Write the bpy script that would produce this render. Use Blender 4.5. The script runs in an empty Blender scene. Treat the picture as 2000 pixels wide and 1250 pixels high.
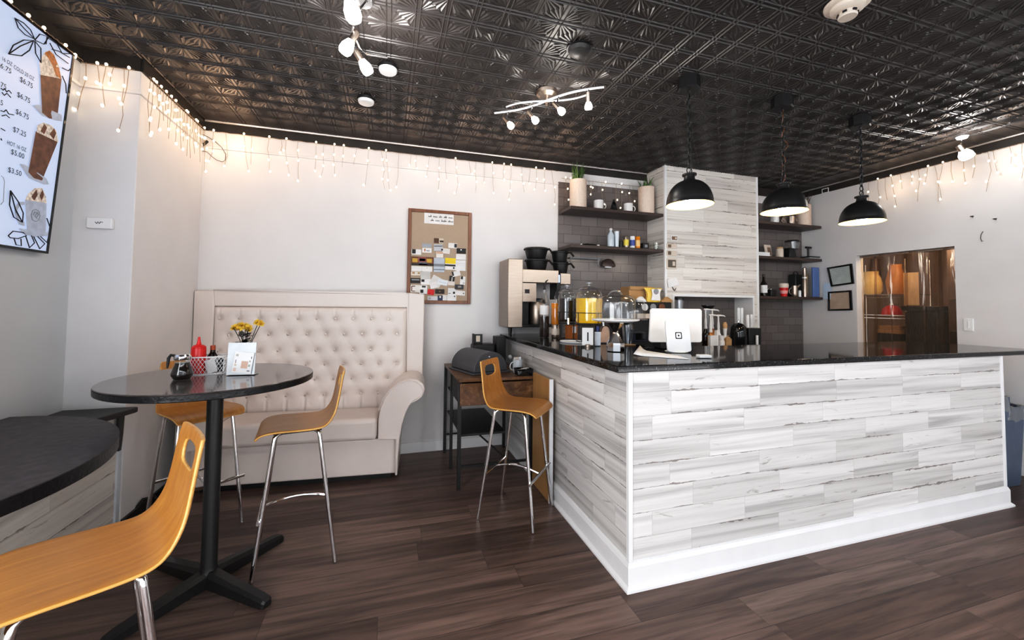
import bpy, bmesh, math, random
from mathutils import Vector, Matrix
random.seed(7)
C = bpy.context.scene.collection
PI = math.pi

# ------------------------------------------------------------------ materials
def new_mat(name):
    m = bpy.data.materials.new(name); m.use_nodes = True
    nt = m.node_tree; b = nt.nodes['Principled BSDF']
    return m, nt, b

def MAT(name, col, rough=.5, metal=0, var=.06, scale=14, bump=0, spec=.5, emit=None, estr=0, coat=0, stretch=(1,1,1)):
    """plain surface with a little noise in colour, roughness and relief"""
    m, nt, b = new_mat(name)
    tc = nt.nodes.new('ShaderNodeTexCoord'); mp = nt.nodes.new('ShaderNodeMapping'); mp.inputs['Scale'].default_value = stretch
    nz = nt.nodes.new('ShaderNodeTexNoise'); nz.inputs['Scale'].default_value = scale; nz.inputs['Detail'].default_value = 4
    nt.links.new(tc.outputs['Object'], mp.inputs[0]); nt.links.new(mp.outputs[0], nz.inputs['Vector'])
    rp = nt.nodes.new('ShaderNodeValToRGB')
    lo = [max(0, c*(1-var*1.6)) for c in col]; hi = [min(1, c*(1+var)) for c in col]
    rp.color_ramp.elements[0].position = .3; rp.color_ramp.elements[1].position = .7
    rp.color_ramp.elements[0].color = (*lo, 1); rp.color_ramp.elements[1].color = (*hi, 1)
    nt.links.new(nz.outputs['Fac'], rp.inputs[0]); nt.links.new(rp.outputs[0], b.inputs['Base Color'])
    b.inputs['Roughness'].default_value = rough; b.inputs['Metallic'].default_value = metal
    b.inputs['Specular IOR Level'].default_value = spec
    if coat: b.inputs['Coat Weight'].default_value = coat; b.inputs['Coat Roughness'].default_value = .08
    if bump:
        bp = nt.nodes.new('ShaderNodeBump'); bp.inputs['Strength'].default_value = bump; bp.inputs['Distance'].default_value = .004
        nt.links.new(nz.outputs['Fac'], bp.inputs['Height']); nt.links.new(bp.outputs[0], b.inputs['Normal'])
    if emit:
        b.inputs['Emission Color'].default_value = (*emit, 1); b.inputs['Emission Strength'].default_value = estr
    return m

def GLASS(name, col=(.95,.97,.97), alpha=.25, rough=.04):
    """thin clear wall: mostly see-through with a glossy sheen that grows at grazing angles"""
    m, nt, b = new_mat(name); nt.nodes.remove(b); out = nt.nodes['Material Output']
    tr = nt.nodes.new('ShaderNodeBsdfTransparent'); tr.inputs[0].default_value = (*col, 1)
    gl = nt.nodes.new('ShaderNodeBsdfGlossy'); gl.inputs['Roughness'].default_value = rough; gl.inputs[0].default_value = (.95,.95,.95,1)
    lw = nt.nodes.new('ShaderNodeLayerWeight'); lw.inputs[0].default_value = .35
    ml = nt.nodes.new('ShaderNodeMath'); pw = nt.nodes.new('ShaderNodeMath'); pw.operation = 'POWER'; pw.inputs[1].default_value = 2.2
    ml.operation = 'MULTIPLY_ADD'; ml.inputs[1].default_value = .6; ml.inputs[2].default_value = alpha*.16
    nt.links.new(lw.outputs['Facing'], pw.inputs[0]); nt.links.new(pw.outputs[0], ml.inputs[0])
    mx = nt.nodes.new('ShaderNodeMixShader'); nt.links.new(ml.outputs[0], mx.inputs[0])
    nt.links.new(tr.outputs[0], mx.inputs[1]); nt.links.new(gl.outputs[0], mx.inputs[2]); nt.links.new(mx.outputs[0], out.inputs[0])
    return m

def EMIT(name, col, s):
    m, nt, b = new_mat(name)
    b.inputs['Base Color'].default_value = (*col, 1); b.inputs['Emission Color'].default_value = (*col, 1); b.inputs['Emission Strength'].default_value = s
    return m

class G:
    """tiny node-graph helper"""
    def __init__(s, nt): s.nt = nt
    def put(s, x, sock):
        if hasattr(x, 'is_output'): s.nt.links.new(x, sock)
        elif x is not None: sock.default_value = x
    def m(s, op, a, b=None, c=None):
        n = s.nt.nodes.new('ShaderNodeMath'); n.operation = op
        s.put(a, n.inputs[0]); s.put(b, n.inputs[1]); s.put(c, n.inputs[2]); return n.outputs[0]
    def vec(s, x, y, z):
        n = s.nt.nodes.new('ShaderNodeCombineXYZ'); s.put(x, n.inputs[0]); s.put(y, n.inputs[1]); s.put(z, n.inputs[2]); return n.outputs[0]
    def white(s, v):
        n = s.nt.nodes.new('ShaderNodeTexWhiteNoise'); n.noise_dimensions = '3D'; s.put(v, n.inputs[0]); return n.outputs['Value']
    def noise(s, v, scale, detail=4, rough=.55, dist=0):
        n = s.nt.nodes.new('ShaderNodeTexNoise'); s.put(v, n.inputs['Vector']); n.inputs['Scale'].default_value = scale
        n.inputs['Detail'].default_value = detail; n.inputs['Roughness'].default_value = rough; n.inputs['Distortion'].default_value = dist
        return n.outputs['Fac']
    def ramp(s, f, stops):
        n = s.nt.nodes.new('ShaderNodeValToRGB'); r = n.color_ramp
        while len(r.elements) < len(stops): r.elements.new(.5)
        for e, (p, c) in zip(r.elements, stops):
            e.position = p; e.color = (*c, 1) if len(c) == 3 else c
        s.put(f, n.inputs[0]); return n.outputs[0]
    def mix(s, f, a, b, mode='MIX'):
        n = s.nt.nodes.new('ShaderNodeMix'); n.data_type = 'RGBA'; n.blend_type = mode
        s.put(f, n.inputs[0])
        for x, k in ((a, 6), (b, 7)):
            if isinstance(x, tuple): n.inputs[k].default_value = (*x, 1) if len(x) == 3 else x
            else: s.nt.links.new(x, n.inputs[k])
        return n.outputs[2]
    def map(s, x, a, b, c, d):
        n = s.nt.nodes.new('ShaderNodeMapRange'); s.put(x, n.inputs[0])
        for i, v in enumerate((a, b, c, d)): n.inputs[i+1].default_value = v
        return n.outputs[0]

def PLANKS(name, floor, width, length, tones, gap, grain, rough, bump=.15, streak=None):
    """rows of boards: floor -> boards run along X over the ground; wall -> along (x+y), rows up Z"""
    m, nt, b = new_mat(name); g = G(nt)
    tc = nt.nodes.new('ShaderNodeTexCoord'); sp = nt.nodes.new('ShaderNodeSeparateXYZ'); nt.links.new(tc.outputs['Object'], sp.inputs[0])
    x, y, z = sp.outputs
    u = x if floor else g.m('ADD', x, y); v = y if floor else z
    row = g.m('FLOOR', g.m('DIVIDE', v, width)); fv = g.m('FRACT', g.m('DIVIDE', v, width))
    off = g.m('MULTIPLY', g.white(g.vec(row, 3.3, 1.7)), length*3)
    uu = g.m('DIVIDE', g.m('ADD', u, off), length)
    col = g.m('FLOOR', uu); fu = g.m('FRACT', uu)
    rid = g.white(g.vec(row, col, 5.1)); rid2 = g.white(g.vec(row, col, 9.7))
    base = g.ramp(rid, tones)
    gv = g.vec(g.m('ADD', g.m('MULTIPLY', u, grain[0]), g.m('MULTIPLY', rid, 37)), g.m('MULTIPLY', v, grain[1]), g.m('MULTIPLY', rid2, 23))
    n1 = g.noise(gv, 1, 6, .62, .6); n2 = g.noise(gv, .33, 3, .5, 1.0)
    f1 = g.ramp(n1, grain[2]); c = g.mix(1.0, base, f1, 'MULTIPLY')
    f2 = g.ramp(n2, grain[3]); c = g.mix(1.0, c, f2, 'MULTIPLY')
    e1 = g.m('MINIMUM', fv, g.m('SUBTRACT', 1, fv)); e1 = g.m('MULTIPLY', e1, width)
    e2 = g.m('MULTIPLY', g.m('MINIMUM', fu, g.m('SUBTRACT', 1, fu)), length)
    ed = g.m('MINIMUM', e1, g.m('MULTIPLY', e2, 1.6))
    if streak:
        # ragged dark scars that follow the long board edges here and there
        sv = g.vec(g.m('MULTIPLY', u, 16), g.m('MULTIPLY', v, 60), g.m('MULTIPLY', rid, 5))
        where = g.noise(g.vec(g.m('MULTIPLY', u, 2.3), g.m('MULTIPLY', row, 7.7), 1.0), 1, 2)
        wid = g.map(where, .47, .66, 0.0, .012)
        rag = g.m('MULTIPLY', wid, g.map(g.noise(sv, 1, 4, .7), .35, .75, 0, 1.6))
        sc = g.m('LESS_THAN', g.m('ADD', e1, .0006), rag)
        c = g.mix(g.m('MULTIPLY', sc, .75), c, streak)
        kn = g.noise(g.vec(g.m('MULTIPLY', u, 3.2), g.m('MULTIPLY', v, 15), g.m('MULTIPLY', rid2, 31)), 1, 5, .7, 1.2)
        c = g.mix(g.map(kn, .63, .74, 0, .8), c, streak)
    ln = g.map(ed, gap[0]*.4, gap[0], gap[1], 0)
    c = g.mix(ln, c, gap[2])
    nt.links.new(c, b.inputs['Base Color'])
    rr = g.map(n1, 0, 1, rough-.08, rough+.12); nt.links.new(rr, b.inputs['Roughness'])
    bp = nt.nodes.new('ShaderNodeBump'); bp.inputs['Strength'].default_value = bump; bp.inputs['Distance'].default_value = .002
    h = g.m('SUBTRACT', g.m('MULTIPLY', n1, .4), g.m('MULTIPLY', ln, .8)); nt.links.new(h, bp.inputs['Height']); nt.links.new(bp.outputs[0], b.inputs['Normal'])
    return m

M = {}
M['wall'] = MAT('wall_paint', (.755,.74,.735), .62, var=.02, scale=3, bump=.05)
M['wall_side'] = MAT('shaded_side_wall_paint', (.60,.615,.63), .6, var=.02, scale=3, bump=.05)  # shade on the left wall put into a darker, cooler base colour
M['white'] = MAT('white_gloss_paint', (.86,.86,.86), .35, var=.02, scale=6)
M['tin'] = MAT('black_tin_paint', (.042,.036,.034), .36, var=.15, scale=2.2, spec=.6)
M['frieze'] = MAT('dark_frieze_paint', (.03,.025,.022), .5, var=.2, scale=8)
M['cornice'] = MAT('pale_metal_cornice', (.55,.52,.50), .3, .6)
M['floor'] = PLANKS('dark_vinyl_planks', True, .185, 1.22, [(0,(.118,.073,.058)),(.5,(.155,.100,.081)),(1,(.205,.140,.115))], (.0022,.75,(.02,.012,.01)),
    (2.6, 42, [(.28,(.50,.45,.43)),(.5,(1,1,1)),(.75,(1.3,1.26,1.22))], [(.34,(.62,.58,.56)),(.62,(1.2,1.2,1.2))]), .40, .12)
WW = [(0,(.60,.59,.575)),(.3,(.67,.66,.645)),(.65,(.73,.72,.705)),(1,(.79,.78,.77))]
M['planks'] = PLANKS('whitewashed_planks', False, .125, .62, WW, (.0022,.55,(.30,.28,.26)),
    (1.2, 40, [(.28,(.74,.735,.73)),(.44,(.96,.955,.95)),(.7,(1.04,1.04,1.04))], [(.34,(.66,.655,.65)),(.45,(.90,.895,.89)),(.56,(1.03,1.025,1.02))]), .5, .12, streak=(.11,.085,.07))
WC = [(0,(.70,.665,.63)),(.4,(.78,.75,.715)),(1,(.85,.82,.785))]
M['planks_warm'] = PLANKS('whitewashed_planks_warm', False, .135, .85, WC, (.002,.5,(.33,.29,.26)),
    (1.1, 38, [(.28,(.76,.75,.74)),(.44,(.97,.96,.95)),(.7,(1.04,1.04,1.04))], [(.34,(.74,.73,.72)),(.45,(.94,.93,.92)),(.56,(1.02,1.02,1.0))]), .5, .1, streak=(.16,.12,.10))
M['stone'] = None
def stone():
    m, nt, b = new_mat('black_speckled_stone'); g = G(nt)
    tc = nt.nodes.new('ShaderNodeTexCoord'); o = tc.outputs['Object']
    n = g.noise(o, 120, 2, .5); c = g.ramp(n, [(.0,(.006,.006,.007)),(.62,(.012,.011,.012)),(.70,(.16,.15,.15)),(1,(.4,.4,.4))])
    nt.links.new(c, b.inputs['Base Color']); b.inputs['Roughness'].default_value = .06; b.inputs['Specular IOR Level'].default_value = .22
    return m
M['stone'] = stone()
def tiles():
    m, nt, b = new_mat('grey_brown_brick_tile'); g = G(nt)
    tc = nt.nodes.new('ShaderNodeTexCoord'); sp = nt.nodes.new('ShaderNodeSeparateXYZ'); nt.links.new(tc.outputs['Object'], sp.inputs[0])
    v = g.vec(g.m('ADD', sp.outputs[0], sp.outputs[1]), sp.outputs[2], 0)
    br = nt.nodes.new('ShaderNodeTexBrick'); nt.links.new(v, br.inputs['Vector'])
    for k, val in (('Scale',1),('Mortar Size',.0022),('Brick Width',.205),('Row Height',.102),('Mortar Smooth',.1),('Bias',0)): br.inputs[k].default_value = val
    br.inputs['Color1'].default_value = (.165,.142,.136,1); br.inputs['Color2'].default_value = (.205,.180,.172,1); br.inputs['Mortar'].default_value = (.085,.074,.070,1)
    nt.links.new(br.outputs['Color'], b.inputs['Base Color']); b.inputs['Roughness'].default_value = .22
    bp = nt.nodes.new('ShaderNodeBump'); bp.inputs['Strength'].default_value = .35; bp.inputs['Distance'].default_value = .003; bp.invert = True
    nt.links.new(br.outputs['Fac'], bp.inputs['Height']); nt.links.new(bp.outputs[0], b.inputs['Normal'])
    return m
M['tile'] = tiles()
def wood(name, c0, c1, rough=.35, sc=(3,55,55), coat=.3):
    m, nt, b = new_mat(name); g = G(nt)
    tc = nt.nodes.new('ShaderNodeTexCoord'); mp = nt.nodes.new('ShaderNodeMapping'); mp.inputs['Scale'].default_value = sc
    nt.links.new(tc.outputs['Object'], mp.inputs[0])
    n = g.noise(mp.outputs[0], 1, 5, .6, .5); c = g.ramp(n, [(.3,c0),(.7,c1)])
    nt.links.new(c, b.inputs['Base Color']); b.inputs['Roughness'].default_value = rough; b.inputs['Coat Weight'].default_value = coat; b.inputs['Coat Roughness'].default_value = .25
    return m
M['bent'] = wood('honey_bentwood', (.38,.165,.030), (.53,.255,.055), .34, (4,50,12))
M['bent_edge'] = wood('honey_bentwood_edge', (.62,.33,.085), (.76,.46,.15), .4, (4,60,60))
M['shelf'] = wood('dark_walnut_board', (.050,.030,.024), (.082,.053,.043), .45, (3,40,40), .1)
M['cork_frame'] = wood('red_brown_frame_wood', (.13,.042,.013), (.25,.09,.03), .4, (30,30,3))
M['tan_board'] = wood('tan_board', (.40,.22,.075), (.50,.30,.115), .45, (30,30,2))
M['wood_light'] = wood('light_wood', (.42,.25,.11), (.58,.38,.19), .5, (6,6,40))
def burl():
    m, nt, b = new_mat('brown_burl_veneer'); g = G(nt)
    tc = nt.nodes.new('ShaderNodeTexCoord'); o = tc.outputs['Object']
    n = g.noise(o, 7, 8, .72, 2.2); c = g.ramp(n, [(.25,(.030,.013,.006)),(.45,(.12,.050,.018)),(.58,(.20,.10,.04)),(.72,(.36,.22,.10)),(.85,(.13,.06,.02))])
    nt.links.new(c, b.inputs['Base Color']); b.inputs['Roughness'].default_value = .35; return m
M['burl'] = burl()
M['table_top'] = MAT('dark_tabletop_laminate', (.080,.066,.062), .22, var=.18, scale=30, spec=.8, coat=.6)
M['table_edge'] = MAT('black_table_edge', (.008,.008,.010), .32, var=.4, scale=60, bump=.6)
M['bar_top'] = MAT('charcoal_bar_laminate', (.085,.076,.082), .5, var=.25, scale=25)
M['black'] = MAT('black_satin', (.010,.010,.011), .42, var=.2, scale=20)
M['black_metal'] = MAT('black_powder_coat', (.013,.013,.014), .36, var=.2, scale=60, bump=.05)
M['black_gloss'] = MAT('black_gloss', (.008,.008,.009), .10, var=.2)
M['charcoal'] = MAT('charcoal_metal', (.075,.078,.088), .42, var=.06, scale=20)
M['chrome'] = MAT('chrome', (.83,.83,.84), .09, 1, var=.02)
M['steel'] = MAT('brushed_steel', (.40,.335,.285), .36, 1, var=.05, scale=6, stretch=(1,1,30))
M['leather'] = MAT('cream_leatherette', (.77,.695,.65), .40, var=.025, scale=4, bump=.03)
M['button'] = MAT('pearl_button', (.62,.55,.50), .15, .35, var=.05)
M['ceramic'] = MAT('white_ceramic', (.78,.77,.76), .18, var=.02)
M['cream_pot'] = MAT('cream_planter', (.74,.60,.50), .5, var=.05, scale=60, bump=.15)
M['green'] = MAT('grass_green', (.085,.17,.035), .5, var=.35, scale=30)
M['brown_reed'] = MAT('brown_reed', (.085,.055,.04), .6, var=.3, scale=30)
M['red'] = MAT('red_plastic', (.62,.012,.012), .28, var=.06)
M['orange'] = MAT('orange_drink', (.75,.26,.012), .2, var=.06)
M['yellow'] = MAT('glowing_yellow_juice', (.86,.50,.015), .25, var=.05, emit=(.86,.5,.02), estr=.10)  # painted light: the juice gives off a faint glow of its own
M['paper'] = MAT('white_paper', (.84,.84,.84), .7, var=.02)
M['card'] = MAT('cardboard', (.45,.28,.13), .75, var=.08)
M['plastic'] = MAT('white_plastic', (.80,.81,.82), .3, var=.02)
M['beige'] = MAT('beige_plastic', (.66,.58,.50), .45, var=.03)
M['grey'] = MAT('grey_plastic', (.30,.31,.33), .45, var=.05)
M['blue'] = MAT('blue_plastic', (.06,.12,.32), .4, var=.06)
M['blue_board'] = MAT('blue_cutting_board', (.12,.20,.42), .5, var=.06, scale=60, bump=.2)
M['navy'] = MAT('dark_blue_cap', (.03,.05,.20), .4)
M['bin'] = MAT('blue_grey_bin_plastic', (.075,.105,.165), .42, var=.06)
M['cola'] = MAT('dark_syrup', (.012,.007,.005), .08, var=.2)
M['tea'] = MAT('iced_tea', (.030,.014,.010), .12, var=.2)
M['glass'] = GLASS('clear_glass')
M['glass2'] = GLASS('clear_plastic', (.93,.94,.95), .5, .12)
M['liner'] = GLASS('translucent_bag', (.78,.80,.83), 1.2, .3)
M['cork'] = MAT('cork_fabric', (.43,.345,.265), .85, var=.05, scale=250, bump=.2)
M['flower'] = MAT('yellow_petals', (.86,.60,.09), .6, var=.2, scale=60)
M['leaf_dark'] = MAT('dark_leaves', (.014,.018,.014), .4, var=.3, scale=40)
M['ink'] = MAT('black_ink', (.01,.01,.012), .6)
M['pend_in'] = MAT('glowing_gold_enamel', (.82,.56,.20), .4, var=.04, emit=(1,.66,.22), estr=.55)  # bulb light on the pendant lining painted in as emission
M['lamp'] = EMIT('lamp_glow', (1,.95,.86), 14)
M['spot'] = EMIT('frosted_lamp_glow', (1,.98,.95), 2.2)
M['fairy'] = EMIT('fairy_light_glow', (1,.82,.60), 2.6)
M['wire'] = MAT('clear_wire', (.34,.26,.19), .5, var=.1)
M['screen'] = MAT('menu_screen', (.40,.47,.62), .25, var=.03, scale=3, emit=(.60,.70,.95), estr=.36)
M['blue_lcd'] = EMIT('blue_display', (.32,.45,.95), 1.6)
M['iced'] = MAT('chocolate_print', (.16,.07,.04), .4, var=.3, scale=30, emit=(.2,.085,.045), estr=.1)
M['cream_print'] = MAT('whipped_cream_print', (.7,.62,.55), .4, var=.35, scale=70, emit=(.7,.62,.56), estr=.12)
M['grey_print'] = MAT('grey_print', (.45,.50,.60), .4, var=.1, scale=30, emit=(.5,.56,.68), estr=.10)
M['caramel'] = MAT('caramel_print', (.42,.16,.05), .4, var=.3, scale=60, emit=(.45,.18,.06), estr=.1)
M['back_room'] = MAT('brown_room_paint', (.36,.24,.15), .6, var=.12, scale=2)
M['reflector'] = MAT('inner_white', (.85,.8,.7), .3)
def COL(name, c, rough=.5, **k):
    if name not in M: M[name] = MAT(name, c, rough, **k)
    return M[name]

# ------------------------------------------------------------------ mesh building
class MB:
    def __init__(s): s.bm = bmesh.new(); s.mi = 0
    def face(s, pts, mi=None):
        vs = [s.bm.verts.new(p) for p in pts]
        f = s.bm.faces.new(vs); f.material_index = s.mi if mi is None else mi; return f
    def box(s, lo, hi, rz=0, piv=None):
        x0,y0,z0 = lo; x1,y1,z1 = hi
        P = [Vector(p) for p in ((x0,y0,z0),(x1,y0,z0),(x1,y1,z0),(x0,y1,z0),(x0,y0,z1),(x1,y0,z1),(x1,y1,z1),(x0,y1,z1))]
        if rz:
            pv = Vector(piv) if piv else Vector(((x0+x1)/2,(y0+y1)/2,0)); R = Matrix.Rotation(rz,3,'Z')
            P = [R@(p-pv)+pv for p in P]
        v = [s.bm.verts.new(p) for p in P]
        for f in ((0,3,2,1),(4,5,6,7),(0,1,5,4),(1,2,6,5),(2,3,7,6),(3,0,4,7)):
            s.bm.faces.new([v[i] for i in f]).material_index = s.mi
        return s
    def cbox(s, c, d, rz=0):
        return s.box([c[i]-d[i]/2 for i in range(3)], [c[i]+d[i]/2 for i in range(3)], rz)
    def rings(s, rings, close=True, cap0=True, cap1=True):
        R = [[s.bm.verts.new(p) for p in r] for r in rings]; n = len(R[0])
        for a, b in zip(R, R[1:]):
            for i in range(n if close else n-1):
                j = (i+1) % n
                s.bm.faces.new((a[i], a[j], b[j], b[i])).material_index = s.mi
        if cap0 and close: s.bm.faces.new(R[0][::-1]).material_index = s.mi
        if cap1 and close: s.bm.faces.new(R[-1]).material_index = s.mi
        return s
    def lathe(s, prof, c=(0,0,0), seg=24, sx=1, sy=1, cap0=True, cap1=True, rot=None):
        rs = []
        for r, z in prof:
            ring = []
            for k in range(seg):
                a = 2*PI*k/seg; p = Vector((max(r,1e-4)*math.cos(a)*sx, max(r,1e-4)*math.sin(a)*sy, z))
                if rot is not None: p = rot@p
                ring.append(p+Vector(c))
            rs.append(ring)
        return s.rings(rs, True, cap0, cap1)
    def cyl(s, p0, p1, r0, r1=None, seg=12):
        r1 = r0 if r1 is None else r1
        p0 = Vector(p0); p1 = Vector(p1); d = (p1-p0).normalized(); q = d.to_track_quat('Z','Y').to_matrix()
        rs = [[p+q@Vector((r*math.cos(2*PI*k/seg), r*math.sin(2*PI*k/seg), 0)) for k in range(seg)] for p, r in ((p0,r0),(p1,r1))]
        return s.rings(rs)
    def tube(s, pts, r, seg=8, closed=False):
        P = [Vector(p) for p in pts]; n = len(P); rs = []; up = None
        for i in range(n):
            a = P[(i-1) % n] if (closed or i > 0) else P[i]; b = P[(i+1) % n] if (closed or i < n-1) else P[i]
            t = (b-a); t = t.normalized() if t.length > 1e-9 else Vector((0,0,1))
            if up is None: up = t.orthogonal().normalized()
            up = (up-t*up.dot(t)); up = up.normalized() if up.length > 1e-6 else t.orthogonal().normalized()
            w = t.cross(up); rr = r[i] if isinstance(r,(list,tuple)) else r
            rs.append([P[i]+(up*math.cos(2*PI*k/seg)+w*math.sin(2*PI*k/seg))*rr for k in range(seg)])
        if closed: rs.append(rs[0])
        return s.rings(rs, True, not closed, not closed)
    def ball(s, c, r, seg=12, sz=1, n=7):
        return s.lathe([(r*math.sin(PI*i/n), -r*sz*math.cos(PI*i/n)) for i in range(n+1)], c, seg)
    def prism(s, poly, origin, ux, uy, depth):
        """2-D outline in the plane (ux, uy) extruded by the vector depth"""
        o = Vector(origin); ux = Vector(ux); uy = Vector(uy); d = Vector(depth)
        a = [o+ux*p[0]+uy*p[1] for p in poly]; return s.rings([a, [p+d for p in a]])
    def build(s, name, mat, parent=None, smooth=35, bevel=0, seg=2, sub=0, solid=0, rim=0, weld=True):
        bm = s.bm
        if weld: bmesh.ops.remove_doubles(bm, verts=bm.verts, dist=1e-5)
        bmesh.ops.recalc_face_normals(bm, faces=bm.faces)
        if parent is not None:
            inv = wm(parent).inverted(); bm.transform(inv)
        me = bpy.data.meshes.new(name); bm.to_mesh(me); bm.free()
        for m in (mat if isinstance(mat,(list,tuple)) else [mat]): me.materials.append(m)
        if smooth:
            me.shade_smooth(); me.set_sharp_from_angle(angle=math.radians(smooth))
        o = bpy.data.objects.new(name, me); C.objects.link(o)
        if parent is not None: o.parent = parent
        if solid:
            d = o.modifiers.new('solid','SOLIDIFY'); d.thickness = solid; d.offset = 0; d.material_offset_rim = rim
        if sub:
            d = o.modifiers.new('sub','SUBSURF'); d.levels = sub; d.render_levels = sub
        if bevel:
            d = o.modifiers.new('bevel','BEVEL'); d.width = bevel; d.segments = seg; d.limit_method = 'ANGLE'; d.angle_limit = math.radians(40)
        return o

def wm(o):
    m = o.matrix_basis.copy(); p = o.parent
    while p is not None: m = p.matrix_basis @ m; p = p.parent
    return m
def tag(o, label=None, cat=None, group=None, kind=None):
    if label: o['label'] = label
    if cat: o['category'] = cat
    if group: o['group'] = group
    if kind: o['kind'] = kind
    return o
def thing(name, label, cat, loc=(0,0,0), rz=0, group=None):
    o = bpy.data.objects.new(name, None); o.empty_display_size = .05; C.objects.link(o)
    o.location = loc; o.rotation_euler = (0,0,rz)
    return tag(o, label, cat, group)
def struct(o): o['kind'] = 'structure'; return o
def copy_tree(o, parent=None):
    c = o.copy(); C.objects.link(c); c.parent = parent
    for ch in list(o.children): copy_tree(ch, c)
    return c
def boxpart(name, lo, hi, mat, parent=None, bevel=.003, rz=0):
    return MB().box(lo, hi, rz).build(name, mat, parent, bevel=bevel)
def arc(c, r, a0, a1, n, ux=(1,0,0), uy=(0,0,1)):
    c = Vector(c); ux = Vector(ux); uy = Vector(uy)
    return [c+ux*(r*math.cos(math.radians(a0+(a1-a0)*i/n)))+uy*(r*math.sin(math.radians(a0+(a1-a0)*i/n))) for i in range(n+1)]
def text(s, size, org, right, up, mat, parent, name='lettering', align='LEFT', shear=0, squash=1):
    cu = bpy.data.curves.new(name, 'FONT'); cu.body = s; cu.size = size; cu.align_x = align; cu.shear = shear; cu.space_character = 1.05
    t = bpy.data.objects.new(name, cu); C.objects.link(t); dg = bpy.context.evaluated_depsgraph_get(); dg.update()
    me = bpy.data.meshes.new_from_object(t.evaluated_get(dg)); bpy.data.objects.remove(t); bpy.data.curves.remove(cu)
    r = Vector(right).normalized(); u = Vector(up).normalized(); inv = wm(parent).inverted() if parent else Matrix()
    for v in me.vertices: v.co = inv@(Vector(org)+r*(v.co.x*squash)+u*v.co.y)
    me.materials.clear(); me.materials.append(mat); me.name = name
    o = bpy.data.objects.new(name, me); C.objects.link(o); o.parent = parent; return o
# ------------------------------------------------------------------ the room (metres; X along the back wall, Y into the room, Z up)
XL, XR, YB, YF, ZC, ZW = -1.88, 5.38, 4.12, -1.9, 3.03, 2.945
struct(MB().box((XL-.3,YF-.2,-.1),(XR+.3,YB+.3,0)).build('floor', M['floor'], smooth=0))

def ceiling():
    b = MB(); P = .1524; x0 = -.03-P*11; y0 = 2.03-P*25; nx, ny = 44, 37
    b.box((XL-.3,YF-.2,ZC+.012),(XR+.3,YB+.3,ZC+.08))
    fd = .0066                                       # how far the pleats stand proud of the tile
    def fan(cx, cy, sx, sy):
        n = 5; r0, r1 = .026, .116
        for k in range(n):
            a0 = math.radians(10+72*k/n); a1 = math.radians(10+72*(k+.64)/n)
            am = (a0+a1)/2
            lim = lambda a: min(r1, .128/max(math.cos(a), math.sin(a)))
            p = lambda a, r, z: (cx+sx*r*math.cos(a), cy+sy*r*math.sin(a), z)
            A = p(am, r0, ZC); L = p(a0, lim(a0)*.93, ZC); T = p(am, lim(am), ZC-fd); R = p(a1, lim(a1)*.93, ZC); E = p(am, lim(am)*1.05, ZC)
            fl = sx*sy > 0
            for t in ((A,L,T),(A,T,R),(L,E,T),(T,E,R)):
                b.face(t if not fl else t[::-1])
    for i in range(nx):
        for j in range(ny):
            x = x0+i*P; y = y0+j*P
            if x < XL+.02 or x+P > XR-.02 or y+P > YB-.16 or y < YF: continue
            if (i+j) % 2 == 0: fan(x, y, 1, 1); fan(x+P, y+P, -1, -1)
            else: fan(x+P, y, -1, 1); fan(x, y+P, 1, -1)
    def ridge(a, c, w, h, ax):
        # a shallow roof-shaped bead
        if ax == 'x': q = [(a, c-w, ZC),(a, c, ZC-h),(a, c+w, ZC)]; e = Vector((XR-XL,0,0)); 
        else: q = [(c-w, a, ZC),(c, a, ZC-h),(c+w, a, ZC)]; e = Vector((0,YB-YF,0))
        q = [Vector(p) for p in q]
        b.face((q[0],q[1],q[1]+e,q[0]+e)); b.face((q[1],q[2],q[2]+e,q[1]+e))
    for i in range(nx+1):
        x = x0+i*P
        if XL < x < XR:
            for d in (-.0125,.0125): ridge(YF, x+d, .0042, .0060, 'y')
    for j in range(ny+1):
        y = y0+j*P
        if YF < y < YB-.1:
            for d in (-.0125,.0125): ridge(XL, y+d, .0042, .0060, 'x')
    b.face(((XL-.05,YF,ZC),(XL-.05,YB+.05,ZC),(XR+.05,YB+.05,ZC),(XR+.05,YF,ZC)))
    o = b.build('ceiling', M['tin'], smooth=0, weld=False); return struct(o)
ceiling()

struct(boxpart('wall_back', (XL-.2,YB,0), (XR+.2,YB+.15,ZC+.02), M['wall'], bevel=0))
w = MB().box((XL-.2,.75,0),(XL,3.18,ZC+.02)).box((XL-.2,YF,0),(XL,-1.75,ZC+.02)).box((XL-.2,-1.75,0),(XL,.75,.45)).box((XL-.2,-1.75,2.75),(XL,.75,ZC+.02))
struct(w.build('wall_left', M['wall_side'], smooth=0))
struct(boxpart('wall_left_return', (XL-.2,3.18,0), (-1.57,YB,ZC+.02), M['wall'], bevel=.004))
w = MB().box((XR,YF,0),(XR+.12,2.556,ZC+.02)).box((XR,3.445,0),(XR+.12,YB,ZC+.02)).box((XR,2.556,2.086),(XR+.12,3.445,ZC+.02))
struct(w.build('wall_right', M['wall'], smooth=0))
# street front behind the photographer: two big windows in a white wall
w = MB()
w.box((XL-.2,YF-.12,0),(XR+.2,YF,.45)).box((XL-.2,YF-.12,2.75),(XR+.2,YF,ZC+.02))
for x in (XL-.2, 1.55, XR-.12): w.box((x,YF-.12,.45),(x+.32,YF,2.75))
struct(w.build('wall_front', M['wall'], smooth=0))
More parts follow.
